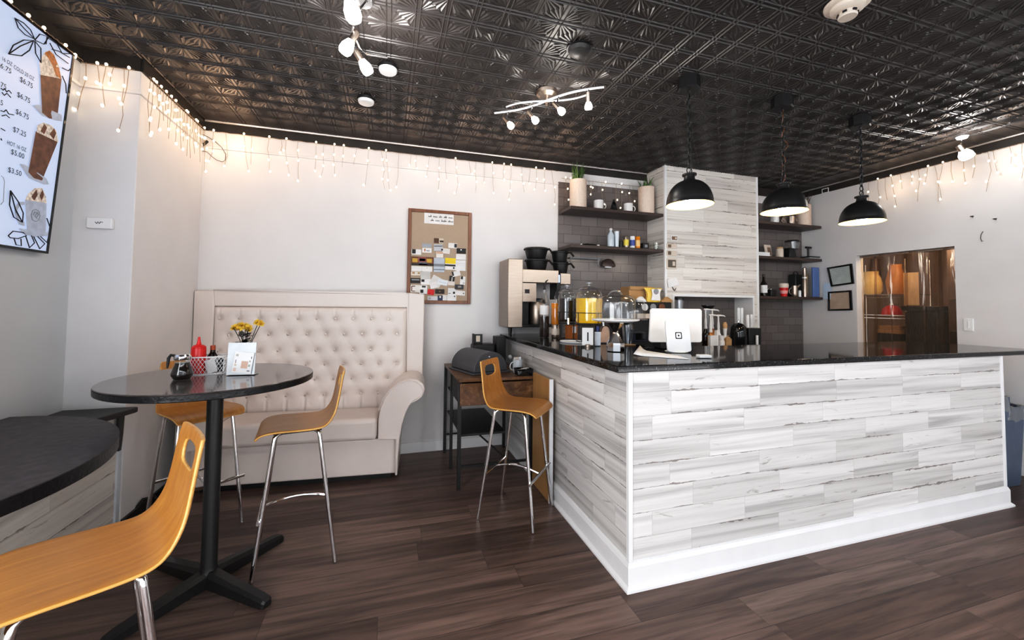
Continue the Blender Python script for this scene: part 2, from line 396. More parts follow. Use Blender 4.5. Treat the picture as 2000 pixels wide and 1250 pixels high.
# dark frieze between the white walls and the tin, with a pale metal line in the corner
f = MB().box((-1.57,YB-.014,ZW),(2.92,YB+.01,ZC)).box((4.24,YB-.014,ZW-.02),(XR,YB+.01,ZC)).box((XR-.014,YF,ZW),(XR+.01,YB,ZC))
f.box((-1.584,3.18,ZW),(-1.556,YB,ZC)).box((XL,3.166,ZW),(-1.57,3.19,ZC)).box((XL-.01,YF,ZW),(XL+.014,3.18,ZC))
struct(f.build('trim_1', M['frieze'], smooth=0))
struct(MB().tube([(-1.55,YB-.035,ZC-.008),(2.9,YB-.035,ZC-.008)], .011).tube([(XR-.035,YF,ZC-.008),(XR-.035,YB-.05,ZC-.008)], .010).build('trim_2', M['cornice']))
# thin white picture rail
def rail(b, lo, hi): b.box(lo, hi)
r = MB()
r.box((-1.57,YB-.014,2.79),(1.78,YB+.002,2.81)).box((-1.572,3.18,2.79),(-1.556,YB,2.81)).box((XL,3.166,2.79),(-1.556,3.182,2.81)).box((XL-.002,1.0,2.79),(XL+.014,3.18,2.81))
struct(r.build('trim_3', M['wall'], bevel=.004))
struct(boxpart('baseboard_back', (-1.57,YB-.016,0), (1.22,YB+.004,.10), M['white'], bevel=.004))
struct(boxpart('baseboard_right', (XR-.016,YF,0), (XR+.004,2.55,.10), M['white'], bevel=.004))
struct(boxpart('baseboard_left', (-1.574,3.185,0), (-1.553,YB,.085), M['black'], bevel=.003))
# tiled stretches of the back wall either side of the column
struct(boxpart('wall_tile_left', (1.78,YB-.02,0), (2.93,YB+.01,2.82), M['tile'], bevel=0))
struct(boxpart('wall_tile_right', (4.23,YB-.02,0), (5.365,YB+.01,2.82), M['tile'], bevel=0))
# plank-clad column with a niche
cx0, cx1, cy = 2.92, 4.24, 3.78
c = MB()
c.box((cx0,cy,0),(3.035,YB,ZC)).box((4.148,cy,0),(cx1,YB,ZC)).box((3.035,cy,1.575),(4.148,YB,ZC)).box((3.035,cy,0),(4.148,YB,.94))
struct(c.build('wall_column', M['planks_warm'], smooth=0))
struct(boxpart('wall_niche', (3.03,4.04,.93), (4.15,4.09,1.58), M['tile'], bevel=0))
t = MB()
for x in (cx0-.006, cx1-.022): t.box((x,cy-.008,0),(x+.028,cy+.02,ZC))
struct(t.build('trim_4', M['white'], bevel=.003))
t = MB().box((3.01,cy-.01,1.565),(4.172,cy+.03,1.592)).box((3.01,cy-.01,.94),(3.037,cy+.27,1.57)).box((4.146,cy-.01,.94),(4.172,cy+.27,1.57))
struct(t.build('trim_5', M['white'], bevel=.003))
# kitchen room seen through the doorway
k = MB()
k.box((XR+.12,1.2,0),(8.2,5.2,.0+.01)).box((8.1,1.2,0),(8.2,5.2,2.7)).box((XR+.12,5.1,0),(8.2,5.2,2.7)).box((XR+.12,1.2,0),(8.2,1.3,2.7)).box((XR+.1,1.2,2.6),(8.2,5.2,2.7))
struct(k.build('wall_kitchen', M['back_room'], smooth=0))

# ------------------------------------------------------------------ service counter
ct = thing('service_counter', 'L-shaped service counter clad in whitewashed planks with white skirting', 'counter', (1.22,1.87,0))
p = MB().box((1.22,1.87,.0),(4.45,1.95,1.112)); p.build('front_panel', M['planks'], ct, smooth=0)
p = MB().box((1.22,1.951,.0),(1.30,YB-.02,1.112)); p.build('side_panel', M['planks'], ct, smooth=0)
p = MB().box((4.37,1.951,.0),(4.45,2.45,1.112)); p.build('end_panel', M['planks'], ct, smooth=0)
for x, y in ((1.212,1.862),(4.432,1.862)): MB().box((x,y,.13),(x+.026,y+.026,1.112)).build('corner_trim', M['white'], ct, bevel=.003)
def skirt(pts):
    prof = [(0,0),(.034,0),(.034,.012),(.018,.026),(.018,.115),(.010,.135),(0,.14)]
    rs = []
    for (x, y), (nx, ny) in pts: rs.append([(x+nx*a, y+ny*a, z) for a, z in prof])
    return MB().rings(rs)
skirt([((1.22,YB-.03),(-1,0)),((1.22,1.87),(-1,-1)),((4.45,1.87),(1,-1)),((4.45,2.45),(1,0))]).build('skirting', M['white'], ct, smooth=20)
top = MB(); poly = [(1.13,YB-.004),(1.13,1.835),(4.87,1.835),(4.87,2.62),(1.92,2.62),(1.92,YB-.004)]
top.prism(poly, (0,0,1.113), (1,0,0), (0,1,0), (0,0,.035))
tag(top.build('countertop', M['stone'], bevel=.005), 'glossy black speckled stone countertop in an L shape', 'countertop')
# lower work counter in the corner behind the bar
bc = thing('back_counter', 'dark work counter along the column behind the bar', 'counter', (2.6,3.5,0))
MB().box((2.22,3.30,.0),(4.22,3.765,.97)).build('cabinet', M['black'], bc, bevel=.004)
MB().box((2.20,3.26,.971),(4.22,3.765,1.0)).build('worktop', M['steel'], bc, bevel=.003)

# ------------------------------------------------------------------ low window counter on the wall under the television
lc = thing('window_counter', 'low plank-clad counter with black ledge under the menu screen', 'counter', (-1.7,2.2,0))
MB().box((-1.875,.4,0),(-1.585,3.14,.75)).build('plank_panel', M['planks_warm'], lc, smooth=0)
MB().box((-1.62,3.141,.0),(-1.574,3.176,.75)).build('corner_post', MAT('grey_white_paint', (.62,.65,.68), .5), lc, bevel=.003)
MB().prism([(-1.878,.4),(-1.60,.4),(-1.66,2.55),(-1.50,3.15),(-1.50,3.176),(-1.878,3.176)], (0,0,.751), (1,0,0), (0,1,0), (0,0,.034)).build('ledge', M['black'], lc, bevel=.006)
br = [(-.03,.75),(.03,.75),(.022,.62),(.008,.53),(-.012,.53),(-.022,.64)]
MB().prism(br, (-1.572,3.13,0), (0,1,0), (0,0,1), (.012,0,0)).build('bracket', M['black'], lc)
op = thing('bar_tabletop', 'half-oval charcoal bar top jutting from the wall beneath the menu screen', 'table', (-1.6,2.0,.80))
half = [(XL+.004+.79*math.cos(a), 1.95+.86*math.sin(a)) for a in [(-90+180*i/48)*PI/180 for i in range(49)]]
MB().prism(half, (0,0,.838), (1,0,0), (0,1,0), (0,0,.004)).build('top_surface', M['bar_top'], op, smooth=0)
MB().prism(half, (0,0,.786), (1,0,0), (0,1,0), (0,0,.0515)).build('edge_slab', M['table_edge'], op, smooth=30)

# ------------------------------------------------------------------ round table
rt = thing('bar_table', 'tall round bar table with dark top on a black cross-foot column', 'table', (-.854,2.503,0))
cxy = (-.854,2.503)
MB().lathe([(0,1.060),(.4545,1.060),(.4565,1.064),(.4545,1.067),(0,1.067)], (*cxy,0), 72).build('tabletop', M['table_top'], rt)
MB().lathe([(0,1.030),(.450,1.030),(.456,1.034),(.457,1.0595),(0,1.0595)], (*cxy,0), 72).build('table_edge', M['table_edge'], rt)
MB().lathe([(.0,.05),(.050,.05),(.042,.075),(.0365,.10),(.0365,.985),(.0365,.99),(0,.99)], (*cxy,0), 28).build('column', M['black_metal'], rt)
MB().box((cxy[0]-.15,cxy[1]-.15,.990),(cxy[0]+.15,cxy[1]+.15,1.0295)).build('mounting_plate', M['black_metal'], rt, bevel=.004)
for q in range(4):
    a = math.radians(-38+90*q); d = Vector((math.cos(a), math.sin(a), 0)); n = Vector((-d.y, d.x, 0)); o = Vector((*cxy,0))
    rs = []
    for t_, w_, h_ in ((.0,.034,.085),(.06,.034,.08),(.38,.030,.048),(.415,.027,.040),(.425,.020,.030)):
        rs.append([o+d*t_+n*x+Vector((0,0,z)) for x, z in ((-w_,.004),(w_,.004),(w_,h_*.75),(w_*.6,h_),(-w_*.6,h_),(-w_,h_*.75))])
    MB().rings(rs).build('foot', M['black_metal'], rt, smooth=25)

# ------------------------------------------------------------------ bentwood bar stools
def stool(label):
    t = thing('bar_stool', label, 'bar stool', group='bentwood bar stools')
    st = [(.214,.712,.180),(.203,.732,.190),(.175,.748,.197),(.12,.754,.2),(.03,.751,.2),(-.06,.748,.197),(-.12,.754,.19),(-.165,.782,.178),(-.192,.835,.163),(-.203,.895,.153),(-.209,.932,.151),(-.211,.944,.150),(-.222,1.016,.147),(-.224,1.026,.146),(-.230,1.050,.140),(-.231,1.054,.135)]
    cols = [-1,-.86,-.66,-.56,0,.56,.66,.86,1]
    bm = bmesh.new(); V = [[bm.verts.new((x+ (.012*(abs(c)**2) if x < -.15 else 0), c*w, z+(.004*c*c if x > -.1 else 0))) for c in cols] for x, z, w in st]
    for i in range(len(st)-1):
        for j in range(len(cols)-1):
            if i == 11 and 3 <= j <= 4: continue
            bm.faces.new((V[i][j], V[i][j+1], V[i+1][j+1], V[i+1][j]))
    b = MB(); b.bm.free(); b.bm = bm
    o = b.build('seat_shell', [M['bent'], M['bent_edge']], t, smooth=180, solid=.0135, rim=1, sub=2)
    for x, y, xb, yb in ((.125,.145,.205,.192),(.125,-.145,.205,-.192),(-.10,.145,-.195,.192),(-.10,-.145,-.195,-.192)):
        s = 1 if x > 0 else -1; q = 1 if y > 0 else -1
        pts = [(x*.72, y*.80, .733), (x*.86, y*.92, .731), (x*.97, y*1.0, .720), (x, y*1.02, .700)]
        for k in range(1,9): f = k/8; pts.append((x+(xb-x)*f, y*1.02+(yb-y*1.02)*f, .700*(1-f)+.004*f))
        MB().tube(pts, .0112, 10).build('leg', M['chrome'], t, smooth=60)
    MB().box((-.11,-.135,.728),(.13,-.115,.738)).box((-.11,.115,.728),(.13,.135,.738)).box((-.11,-.12,.728),(-.085,.12,.738)).box((.10,-.12,.728),(.125,.12,.738)).build('seat_frame', M['black_metal'], t)
    fx = lambda z: .125+(.205-.125)*(1-z/.7); bx = lambda z: -.10-(.195-.10)*(1-z/.7)
    MB().tube([(fx(.30)+.012,-.205,.30),(fx(.30)+.012,.205,.30)], .0095, 10).build('footrest', M['chrome'], t)
    MB().tube([(bx(.30),-.175,.30),(bx(.30),.175,.30)], .0085, 8).build('rear_stretcher', M['chrome'], t)
    n = 10; MB().tube([(bx(.3)+(fx(.3)-bx(.3))*k/n, .0, .30+.028*math.sin(PI*k/n)) for k in range(n+1)], .0085, 8).build('arched_stretcher', M['chrome'], t)
    return t
s0 = stool('honey bentwood bar stool drawn up in front of the burl side table')
def put(s, x, y, dx, dy): s.location = (x, y, 0); s.rotation_euler = (0, 0, math.atan2(dy, dx))
s1 = copy_tree(s0); s1['label'] = 'honey bentwood bar stool seen in profile in front of the tufted bench'
s2 = copy_tree(s0); s2['label'] = 'bar stool tucked behind the round table against the left wall'
s3 = copy_tree(s0); s3['label'] = 'large honey bar stool cut off by the picture edge, at the charcoal bar top'
put(s0, .885, 2.765, .76, -.65); put(s1, -.478, 2.675, -.985, -.17); put(s2, -1.17, 3.16, .65, -.76); put(s3, -.765, 1.415, -.86, -.51)

# ------------------------------------------------------------------ tufted bench
def bench():
    A = math.radians(-4.5)
    t = thing('tufted_bench', 'cream button-tufted high-back bench with rolled arms against the white wall', 'bench', (-.62,3.975,0), A)
    R = wm(t)
    def B(): return MB()
    def done(b, *a, **k): b.bm.transform(R); return b.build(*a, t, **k)
    L = M['leather']
    w, h = .95, 1.545
    f = B(); f.box((-w,.0,.60),(-w+.15,.055,h)).box((w-.15,.0,.60),(w,.055,h)).box((-.76,.003,.05),(.76,.052,.61)).box((-w+.15,.0,h-.13),(w-.15,.055,h)).box((-w+.15,.02,.60),(w-.15,.055,h-.13))
    done(f, 'backrest_frame', L, bevel=.010, seg=3)
    # tufted panel: a padded sheet pulled in at every button
    x0, x1, z0, z1 = -w+.154, w-.154, .50, h-.134
    rows = [(1.310,0),(1.172,1),(1.030,0),(.905,1),(.775,0),(.640,1)]
    pit = .153; btn = []
    for z, o in rows:
        for k in range(-6,7):
            x = k*pit+(pit/2 if o else 0)+.02
            if x0+.05 < x < x1-.05: btn.append((x, z))
    nx, nz = 170, 110; V = []; p = B(); ztop, zbot = rows[0][0], rows[-1][0]
    for j in range(nz+1):
        z = z0+(z1-z0)*j/nz; row = []
        for i in range(nx+1):
            x = x0+(x1-x0)*i/nx
            ex = min(x-x0, x1-x, z1-z)
            e = 1-math.exp(-ex/.018) if ex > 0 else 0
            d = 0
            for bx_, bz in btn:
                dx = x-bx_; dz = z-bz
                if abs(dx) < .13 and abs(dz) < .15:
                    rr = math.hypot(dx, dz); d = max(d, math.exp(-(rr/.028)**1.3)); 
                    # soft folds running diagonally between the buttons, straight pleats at top and bottom
                    if rr < .11:
                        for sx in (-1,1):
                            q = abs(dx*.14*sx-dz*.0765)/.16; d = max(d, .20*math.exp(-(q/.012)**2)*(1-rr/.11))
                if bz == ztop and z > bz and abs(dx) < .02: d = max(d, .62*math.exp(-(dx/.006)**2))
                if bz == zbot and z < bz and abs(dx) < .02: d = max(d, .62*math.exp(-(dx/.006)**2))
            row.append(p.bm.verts.new((x, .012-e*.042*(1-.72*d), z)))
        V.append(row)
    for j in range(nz):
        for i in range(nx): p.bm.faces.new((V[j][i],V[j][i+1],V[j+1][i+1],V[j+1][i]))
    done(p, 'tufted_panel', L, smooth=180, weld=False)
    for bx_, bz in btn:
        b = B(); b.lathe([(0,-.004),(.008,-.003),(.0095,0),(.007,.003),(0,.0045)], (0,0,0), 10, rot=Matrix.Rotation(PI/2,3,'X')); b.bm.transform(Matrix.Translation((bx_,-.022,bz))); done(b, 'button', M['button'])
    s = B(); s.box((-.592,-.435,.345),(.592,-.032,.520)); done(s, 'seat_cushion', L, bevel=.035, seg=4)
    s = B(); s.box((-.760,-.385,.052),(.760,-.002,.342)); done(s, 'seat_base', L, bevel=.012, seg=3)
    s = B(); s.box((-.70,-.33,0),(.70,-.02,.05)); done(s, 'plinth', M['black'])
    prof = [(.600,.350),(.600,.50),(.612,.60),(.645,.69),(.70,.765),(.77,.815),(.84,.835),(.905,.825),(.95,.79),(.968,.745),(.955,.70),(.92,.675),(.88,.655),(.845,.615),(.815,.55),(.79,.46),(.772,.345),(.762,.20),(.760,.055),(.74,.055),(.74,.345)]
    for sg in (1,-1):
        if sg < 0: pr = [(-max(.0,x)if x<.80 else -(.80+(x-.80)*.72), z) for x, z in prof]
        else: pr = prof
        a = B(); a.prism(pr, (0,-.445,0), (1,0,0), (0,0,1), (0,.44,0))
        arm = done(a, 'arm', L, bevel=.014, seg=3)
        # welt round the scroll on the arm's front
        b = B(); b.tube([(x, -.447, z) for x, z in [(pp[0]*.985, pp[1]-.012) for pp in pr[2:13]]], .005, 6); b.bm.transform(R); b.build('piping', L, arm)
bench()
# ------------------------------------------------------------------ menu television
TVb = Vector((-1.84,2.94,1.714)); TVt = Vector((-1.77,2.94,2.874)); tvu = (TVt-TVb).normalized(); tvr = Vector((0,1,0)); tvn = tvr.cross(tvu)
if tvn.x < 0: tvn = -tvn
tv = thing('menu_television', 'wall-mounted menu screen with iced coffee drinks and prices in a black frame', 'television', TVb)
Wd, Hd = .95, (TVt-TVb).length
def tvbox(u0, u1, v0, v1, d0, d1):
    b = MB(); b.box((0,0,0),(1,1,1)); 
    for v in b.bm.verts:
        c = v.co.copy(); v.co = TVb+tvr*(u0+(u1-u0)*c.x)+tvu*(v0+(v1-v0)*c.y)+tvn*(d0+(d1-d0)*c.z)
    return b
tvbox(-Wd+.012,-.012,.012,Hd-.012,-.006,.0).build('screen', M['screen'], tv)
fr = MB()
for q in ((-Wd,0,0,.013),(-Wd,0,Hd-.013,Hd),(-.013,0,.013,Hd-.013),(-Wd,-Wd+.013,.013,Hd-.013)):
    b = tvbox(*q,-.03,.004); me = bpy.data.meshes.new('x'); b.bm.to_mesh(me); b.bm.free(); fr.bm.from_mesh(me); bpy.data.meshes.remove(me)
fr.build('frame', M['black_gloss'], tv, weld=False)
tvbox(-Wd+.2,-.2,.25,Hd-.25,-.06,-.031).build('wall_mount', M['black_metal'], tv)
def flat(name, polys, mat):
    b = MB()
    for k, p in enumerate(polys): b.face([Vector(q)+tvn*(.0006*k) for q in p])
    return b.build(name, mat, tv, smooth=0, weld=False)
def shade(polys, mats, name):
    b = MB()
    for k, (p, mi) in enumerate(polys): b.mi = mi; b.face([Vector(q)+tvn*(.0006*k) for q in p])
    return b.build(name, mats, tv, smooth=0, weld=False)
PRN = [M['iced'], M['cream_print'], M['grey_print'], M['caramel']]
g1 = [([(-1.791,2.714,2.465),(-1.789,2.743,2.485),(-1.788,2.901,2.501),(-1.790,2.912,2.468),(-1.791,2.865,2.452),(-1.792,2.777,2.439)],2),
      ([(-1.780,2.732,2.646),(-1.777,2.869,2.693),(-1.791,2.877,2.467),(-1.792,2.824,2.445),(-1.791,2.774,2.455)],0),
      ([(-1.776,2.714,2.703),(-1.772,2.736,2.766),(-1.771,2.766,2.796),(-1.771,2.797,2.792),(-1.773,2.837,2.751),(-1.777,2.869,2.693),(-1.780,2.733,2.641)],1),
      ([(-1.773,2.737,2.763),(-1.771,2.766,2.794),(-1.771,2.798,2.787),(-1.774,2.838,2.746),(-1.777,2.865,2.691),(-1.777,2.826,2.687),(-1.775,2.798,2.729),(-1.773,2.766,2.750)],3)]
shade(g1, PRN, 'iced_coffee_print')
g2 = [([(-1.810,2.684,2.146),(-1.809,2.713,2.153),(-1.811,2.856,2.123),(-1.813,2.882,2.096),(-1.814,2.849,2.084),(-1.813,2.748,2.091)],2),
      ([(-1.798,2.752,2.345),(-1.798,2.901,2.347),(-1.813,2.832,2.102),(-1.813,2.779,2.100),(-1.811,2.740,2.121)],0),
      ([(-1.798,2.757,2.341),(-1.796,2.754,2.377),(-1.794,2.789,2.407),(-1.794,2.843,2.415),(-1.795,2.882,2.398),(-1.798,2.904,2.343)],1),
      ([(-1.797,2.777,2.355),(-1.794,2.796,2.403),(-1.795,2.816,2.389),(-1.798,2.805,2.350)],0),([(-1.797,2.837,2.363),(-1.794,2.861,2.407),(-1.795,2.879,2.386),(-1.798,2.869,2.346)],0)]
shade(g2, PRN, 'mocha_glass_print')
g3 = [([(-1.829,2.729,1.822),(-1.829,2.765,1.825),(-1.829,2.898,1.825),(-1.829,2.917,1.838),(-1.830,2.922,1.815),(-1.831,2.835,1.792),(-1.831,2.757,1.800)],2),
      ([(-1.823,2.689,1.925),(-1.821,2.710,1.956),(-1.821,2.743,1.964),(-1.822,2.746,1.949),(-1.822,2.717,1.940),(-1.824,2.709,1.908),(-1.827,2.728,1.864),(-1.827,2.760,1.860),(-1.828,2.763,1.839),(-1.828,2.726,1.842),(-1.826,2.698,1.885)],2),
      ([(-1.820,2.742,1.975),(-1.819,2.879,1.991),(-1.829,2.901,1.823),(-1.830,2.779,1.820)],2),
      ([(-1.820,2.742,1.975),(-1.818,2.755,2.011),(-1.816,2.793,2.051),(-1.815,2.838,2.063),(-1.817,2.868,2.023),(-1.819,2.880,1.989)],1),
      ([(-1.819,2.776,2.000),(-1.816,2.801,2.045),(-1.817,2.814,2.021),(-1.820,2.798,1.983)],0),([(-1.818,2.825,2.018),(-1.815,2.840,2.055),(-1.817,2.853,2.031),(-1.819,2.843,1.994)],0)]
shade(g3, PRN, 'white_mug_print')
def stroke(name, lines, r=.0024, mat=None):
    for L in lines: MB().tube([Vector(p)+tvn*.0035 for p in L], r, 5).build(name, mat or M['ink'], tv, weld=False)
stroke('leaf_line', [
 [(-1.769,2.547,2.823),(-1.769,2.594,2.832),(-1.769,2.637,2.824),(-1.771,2.667,2.795),(-1.772,2.614,2.782),(-1.771,2.571,2.790),(-1.769,2.547,2.823)],[(-1.769,2.547,2.823),(-1.770,2.604,2.807),(-1.771,2.667,2.795)],
 [(-1.780,2.541,2.639),(-1.777,2.558,2.693),(-1.773,2.607,2.751),(-1.771,2.662,2.784),(-1.775,2.647,2.723),(-1.778,2.608,2.670),(-1.780,2.541,2.639)],[(-1.780,2.541,2.639),(-1.776,2.595,2.712),(-1.771,2.662,2.784)],
 [(-1.771,2.668,2.790),(-1.768,2.692,2.838),(-1.767,2.748,2.859),(-1.770,2.724,2.803),(-1.771,2.668,2.790)],[(-1.771,2.669,2.785),(-1.772,2.709,2.772),(-1.776,2.721,2.701),(-1.775,2.684,2.729),(-1.771,2.669,2.785)],[(-1.770,2.736,2.811),(-1.767,2.736,2.851),(-1.767,2.805,2.855),(-1.767,2.886,2.858)],[(-1.770,2.777,2.809),(-1.769,2.824,2.826),(-1.768,2.898,2.835)],[(-1.769,2.760,2.832),(-1.771,2.807,2.798),(-1.771,2.896,2.798)],[(-1.767,2.805,2.855),(-1.769,2.846,2.827),(-1.767,2.908,2.863)],[(-1.773,2.859,2.752),(-1.773,2.903,2.759),(-1.772,2.918,2.780)],[(-1.776,2.866,2.709),(-1.778,2.898,2.679),(-1.781,2.910,2.631)],
 [(-1.819,2.651,1.999),(-1.823,2.656,1.928),(-1.826,2.688,1.872),(-1.827,2.742,1.856),(-1.825,2.740,1.904),(-1.821,2.702,1.954),(-1.819,2.651,1.999)],[(-1.819,2.651,1.999),(-1.824,2.691,1.915),(-1.827,2.742,1.856)],
 [(-1.832,2.672,1.775),(-1.831,2.696,1.802),(-1.831,2.756,1.805),(-1.831,2.777,1.792),(-1.833,2.731,1.769),(-1.833,2.684,1.767),(-1.832,2.672,1.775)],[(-1.833,2.708,1.765),(-1.835,2.724,1.736),(-1.835,2.755,1.735),(-1.833,2.747,1.771)],[(-1.831,2.771,1.791),(-1.835,2.806,1.731),(-1.833,2.833,1.762),(-1.831,2.808,1.797)],[(-1.831,2.822,1.794),(-1.835,2.872,1.734),(-1.833,2.901,1.766),(-1.831,2.848,1.798)],[(-1.831,2.867,1.801),(-1.832,2.914,1.774),(-1.830,2.921,1.815)],[(-1.824,2.891,1.908),(-1.827,2.921,1.861)]])
stroke('emblem_line', [[(-1.825,2.790,1.904),(-1.823,2.793,1.929),(-1.822,2.811,1.940),(-1.823,2.833,1.935),(-1.824,2.845,1.913),(-1.826,2.841,1.887),(-1.826,2.822,1.875),(-1.826,2.800,1.880),(-1.825,2.790,1.904)],[(-1.824,2.801,1.906),(-1.823,2.808,1.926),(-1.823,2.822,1.922),(-1.825,2.812,1.903),(-1.825,2.830,1.892)],[(-1.823,2.824,1.927),(-1.824,2.834,1.913),(-1.825,2.821,1.897)]], .0012, M['grey'])
stroke('menu_box_outline', [[(-1.815,2.590,2.055),(-1.816,2.603,2.052),(-1.817,2.612,2.034),(-1.823,2.621,1.935),(-1.824,2.610,1.919)]], .0014, M['grey'])
stroke('script_line', [[(-1.791,2.528,2.462),(-1.791,2.539,2.458),(-1.790,2.546,2.469),(-1.791,2.558,2.459),(-1.790,2.568,2.472),(-1.791,2.584,2.465)],[(-1.792,2.536,2.446),(-1.792,2.548,2.437),(-1.791,2.560,2.453),(-1.792,2.583,2.444)],[(-1.797,2.543,2.359),(-1.797,2.559,2.361),(-1.796,2.568,2.375),(-1.797,2.584,2.362),(-1.796,2.611,2.369)],[(-1.798,2.552,2.337),(-1.798,2.572,2.351),(-1.798,2.592,2.345)],[(-1.802,2.556,2.278),(-1.802,2.567,2.276),(-1.802,2.578,2.275)],[(-1.805,2.563,2.231),(-1.805,2.568,2.223)]], .0022)
for s_, p, sz in (('16 OZ', (-1.783,2.516,2.594), .027),('COLD 20 OZ', (-1.783,2.581,2.590), .027),('$6.75', (-1.786,2.623,2.548), .036),('75', (-1.790,2.527,2.469), .035),('$6.75', (-1.791,2.620,2.468), .036),('5', (-1.795,2.539,2.387), .035),('$6.75', (-1.796,2.625,2.383), .036),('$7.25', (-1.801,2.623,2.291), .036),('HOT 16 OZ', (-1.806,2.602,2.218), .028),('$5.00', (-1.808,2.629,2.179), .036),('$3.50', (-1.813,2.626,2.087), .036)):
    text(s_, sz, p, tvr, tvu, M['ink'], tv, 'menu_text', shear=-.05, squash=.74 if 'OZ' in s_ else .92)
text('6.75', .034, (-1.785,2.513,2.556), tvr, tvu, M['ink'], tv, 'menu_text')

# ------------------------------------------------------------------ string lights
bulb0 = None
def string_run(label, path, n, drop, seed, inward, skew=0):
    """a warm fairy-light curtain hung along a path; every lamp is a part"""
    global bulb0
    r = random.Random(seed); t = thing('string_lights', label, 'string lights', path[0], group='warm fairy-light strings')
    P = [Vector(p) for p in path]; L = [(b-a).length for a, b in zip(P, P[1:])]; tot = sum(L)
    def at(s):
        for a, b, l in zip(P, P[1:], L):
            if s <= l: return a+(b-a)*(s/l)
            s -= l
        return P[-1]
    w = MB(); inv = Vector(inward)
    m = 60; w.tube([at(tot*k/m)+inv*.012+Vector((0,0,-.008*abs(math.sin(k*1.7)))) for k in range(m+1)], .0022, 5)
    spots = []
    for k in range(n):
        s = tot*(k+.2+.6*r.random())/n; p = at(s)+inv*.012
        d = drop*(.25+.75*r.random()); tang = (at(min(tot,s+.05))-at(max(0,s-.05))).normalized()
        q = [p]; c = p.copy(); steps = max(2, int(d/.09))
        for i in range(steps):
            c = c+Vector((0,0,-d/steps))+tang*r.uniform(-.016,.016)*(1+i*.3)+inv*r.uniform(0,.004); q.append(c.copy())
        w.tube(q, .0017, 4)
        
        if r.random() < .45: spots.append(p+Vector((0,0,.006)))
        for i in range(1, len(q)):
            if r.random() < .72: spots.append(q[i]+tang*r.uniform(-.012,.012)+inv*.008)
    w.build('wire', M['wire'], t, weld=False)
    r.shuffle(spots)
    for p in spots[:96]:
        o = None
        if bulb0 is None:
            b = MB(); b.ball((0,0,0), .0088, 8, 1.25, 5); bulb0 = b.build('bulb', M['fairy'], None, smooth=180); o = bulb0
        else: o = bulb0.copy(); C.objects.link(o)
        o.parent = t; o.location = p-P[0]
        o.name = 'bulb'
    return t
zt = 2.94
string_run('warm fairy lights hung in drops along the white back wall above the bench', [(-1.52,YB-.016,zt),(1.76,YB-.016,zt)], 34, .42, 3, (0,-1,0))
string_run('short fairy-light drops dangling over the tiled shelves beside the column', [(1.80,YB-.034,2.86),(2.86,YB-.034,2.86)], 12, .30, 5, (0,-1,0))
string_run('dense tangle of fairy lights on the slanting corner wall beside the small black device', [(-1.554,3.22,zt),(-1.554,4.08,zt)], 26, .40, 8, (1,0,0))
string_run('fairy-light drops on the narrow wall between menu screen and corner', [(-1.86,3.164,zt),(-1.59,3.164,zt)], 6, .42, 12, (0,-1,0))
string_run('fairy lights running along the wall top over the menu screen', [(XL+.018,2.1,2.95),(XL+.018,3.15,2.95)], 9, .10, 15, (1,0,0))
string_run('fairy-light drops along the top of the wall with the curtained doorway', [(XR-.018,2.05,zt),(XR-.018,3.30,zt)], 17, .42, 21, (-1,0,0))

# ------------------------------------------------------------------ small things on the white walls
wp = thing('wall_plate', 'white rectangular box with a dark scrawl on the wall right of the menu screen', 'wall box', (-1.765,3.16,1.97))
a = (-1.796,3.165,1.971); c_ = (-1.670,3.165,1.903)
MB().box((a[0],3.150,c_[2]),(c_[0],3.178,a[2])).build('cover', M['white'], wp, bevel=.004)
mx, mz = (a[0]+c_[0])/2, (a[2]+c_[2])/2
MB().tube([(mx-.018,3.149,mz+.004),(mx-.010,3.149,mz-.006),(mx-.004,3.149,mz+.006),(mx+.003,3.149,mz-.005),(mx+.010,3.149,mz+.007),(mx+.020,3.149,mz+.004)], .0018, 5).build('scrawl', M['ink'], wp)
dv = thing('wall_camera', 'small black pill-shaped device with a looping cable in the top corner', 'camera', (-1.45,4.1,2.75))
p0 = Vector((-1.565,4.090,2.796)); p1 = Vector((-1.526,4.090,2.846)); MB().cyl(p0,p1,.011).build('body', M['black'], dv, bevel=.005)
MB().tube([p0+(p1-p0)*.5, p0+(p1-p0)*.5+Vector((0,.03,0))], .004, 6).build('mount', M['wall'], dv)
MB().tube([(-1.583,4.105,2.935),(-1.575,4.105,2.904),(-1.528,4.105,2.884),(-1.478,4.105,2.854),(-1.426,4.105,2.806),(-1.394,4.105,2.750),(-1.396,4.105,2.695),(-1.418,4.105,2.679),(-1.457,4.105,2.688),(-1.496,4.105,2.716),(-1.532,4.105,2.752),(-1.581,4.105,2.759)], .0022, 6).build('cable', M['black'], dv)
pg = MB().box((-1.619,4.100,2.735),(-1.597,4.118,2.767)).build('plug_adapter', M['black'], None, bevel=.004); tag(pg, 'tiny black plug stuck low in the lit wall corner', 'plug')
lp = thing('light_switch', 'white double light switch plate on the wall beside the doorway', 'light switch', (5.380,2.474,1.305))
a = (5.370,2.504,1.368); c_ = (5.370,2.434,1.248)
y0_, y1_ = sorted((a[1],c_[1])); z0_, z1_ = sorted((a[2],c_[2]))
MB().box((5.371,y0_,z0_),(5.381,y1_,z1_)).build('plate', M['white'], lp, bevel=.003)
MB().box((5.366,y0_+.03,z0_+.03),(5.3705,y1_-.03,z1_-.03)).build('rocker', M['plastic'], lp, bevel=.002)
hk = thing('wire_hook', 'thin dark wire hook loop hanging on the blank wall beside the doorway', 'hook', (5.370,2.357,2.135))
MB().tube([(5.374,2.347,2.197),(5.372,2.361,2.170),(5.372,2.365,2.131),(5.373,2.356,2.101),(5.374,2.346,2.109)], .0025, 5).build('loop', M['black'], hk)
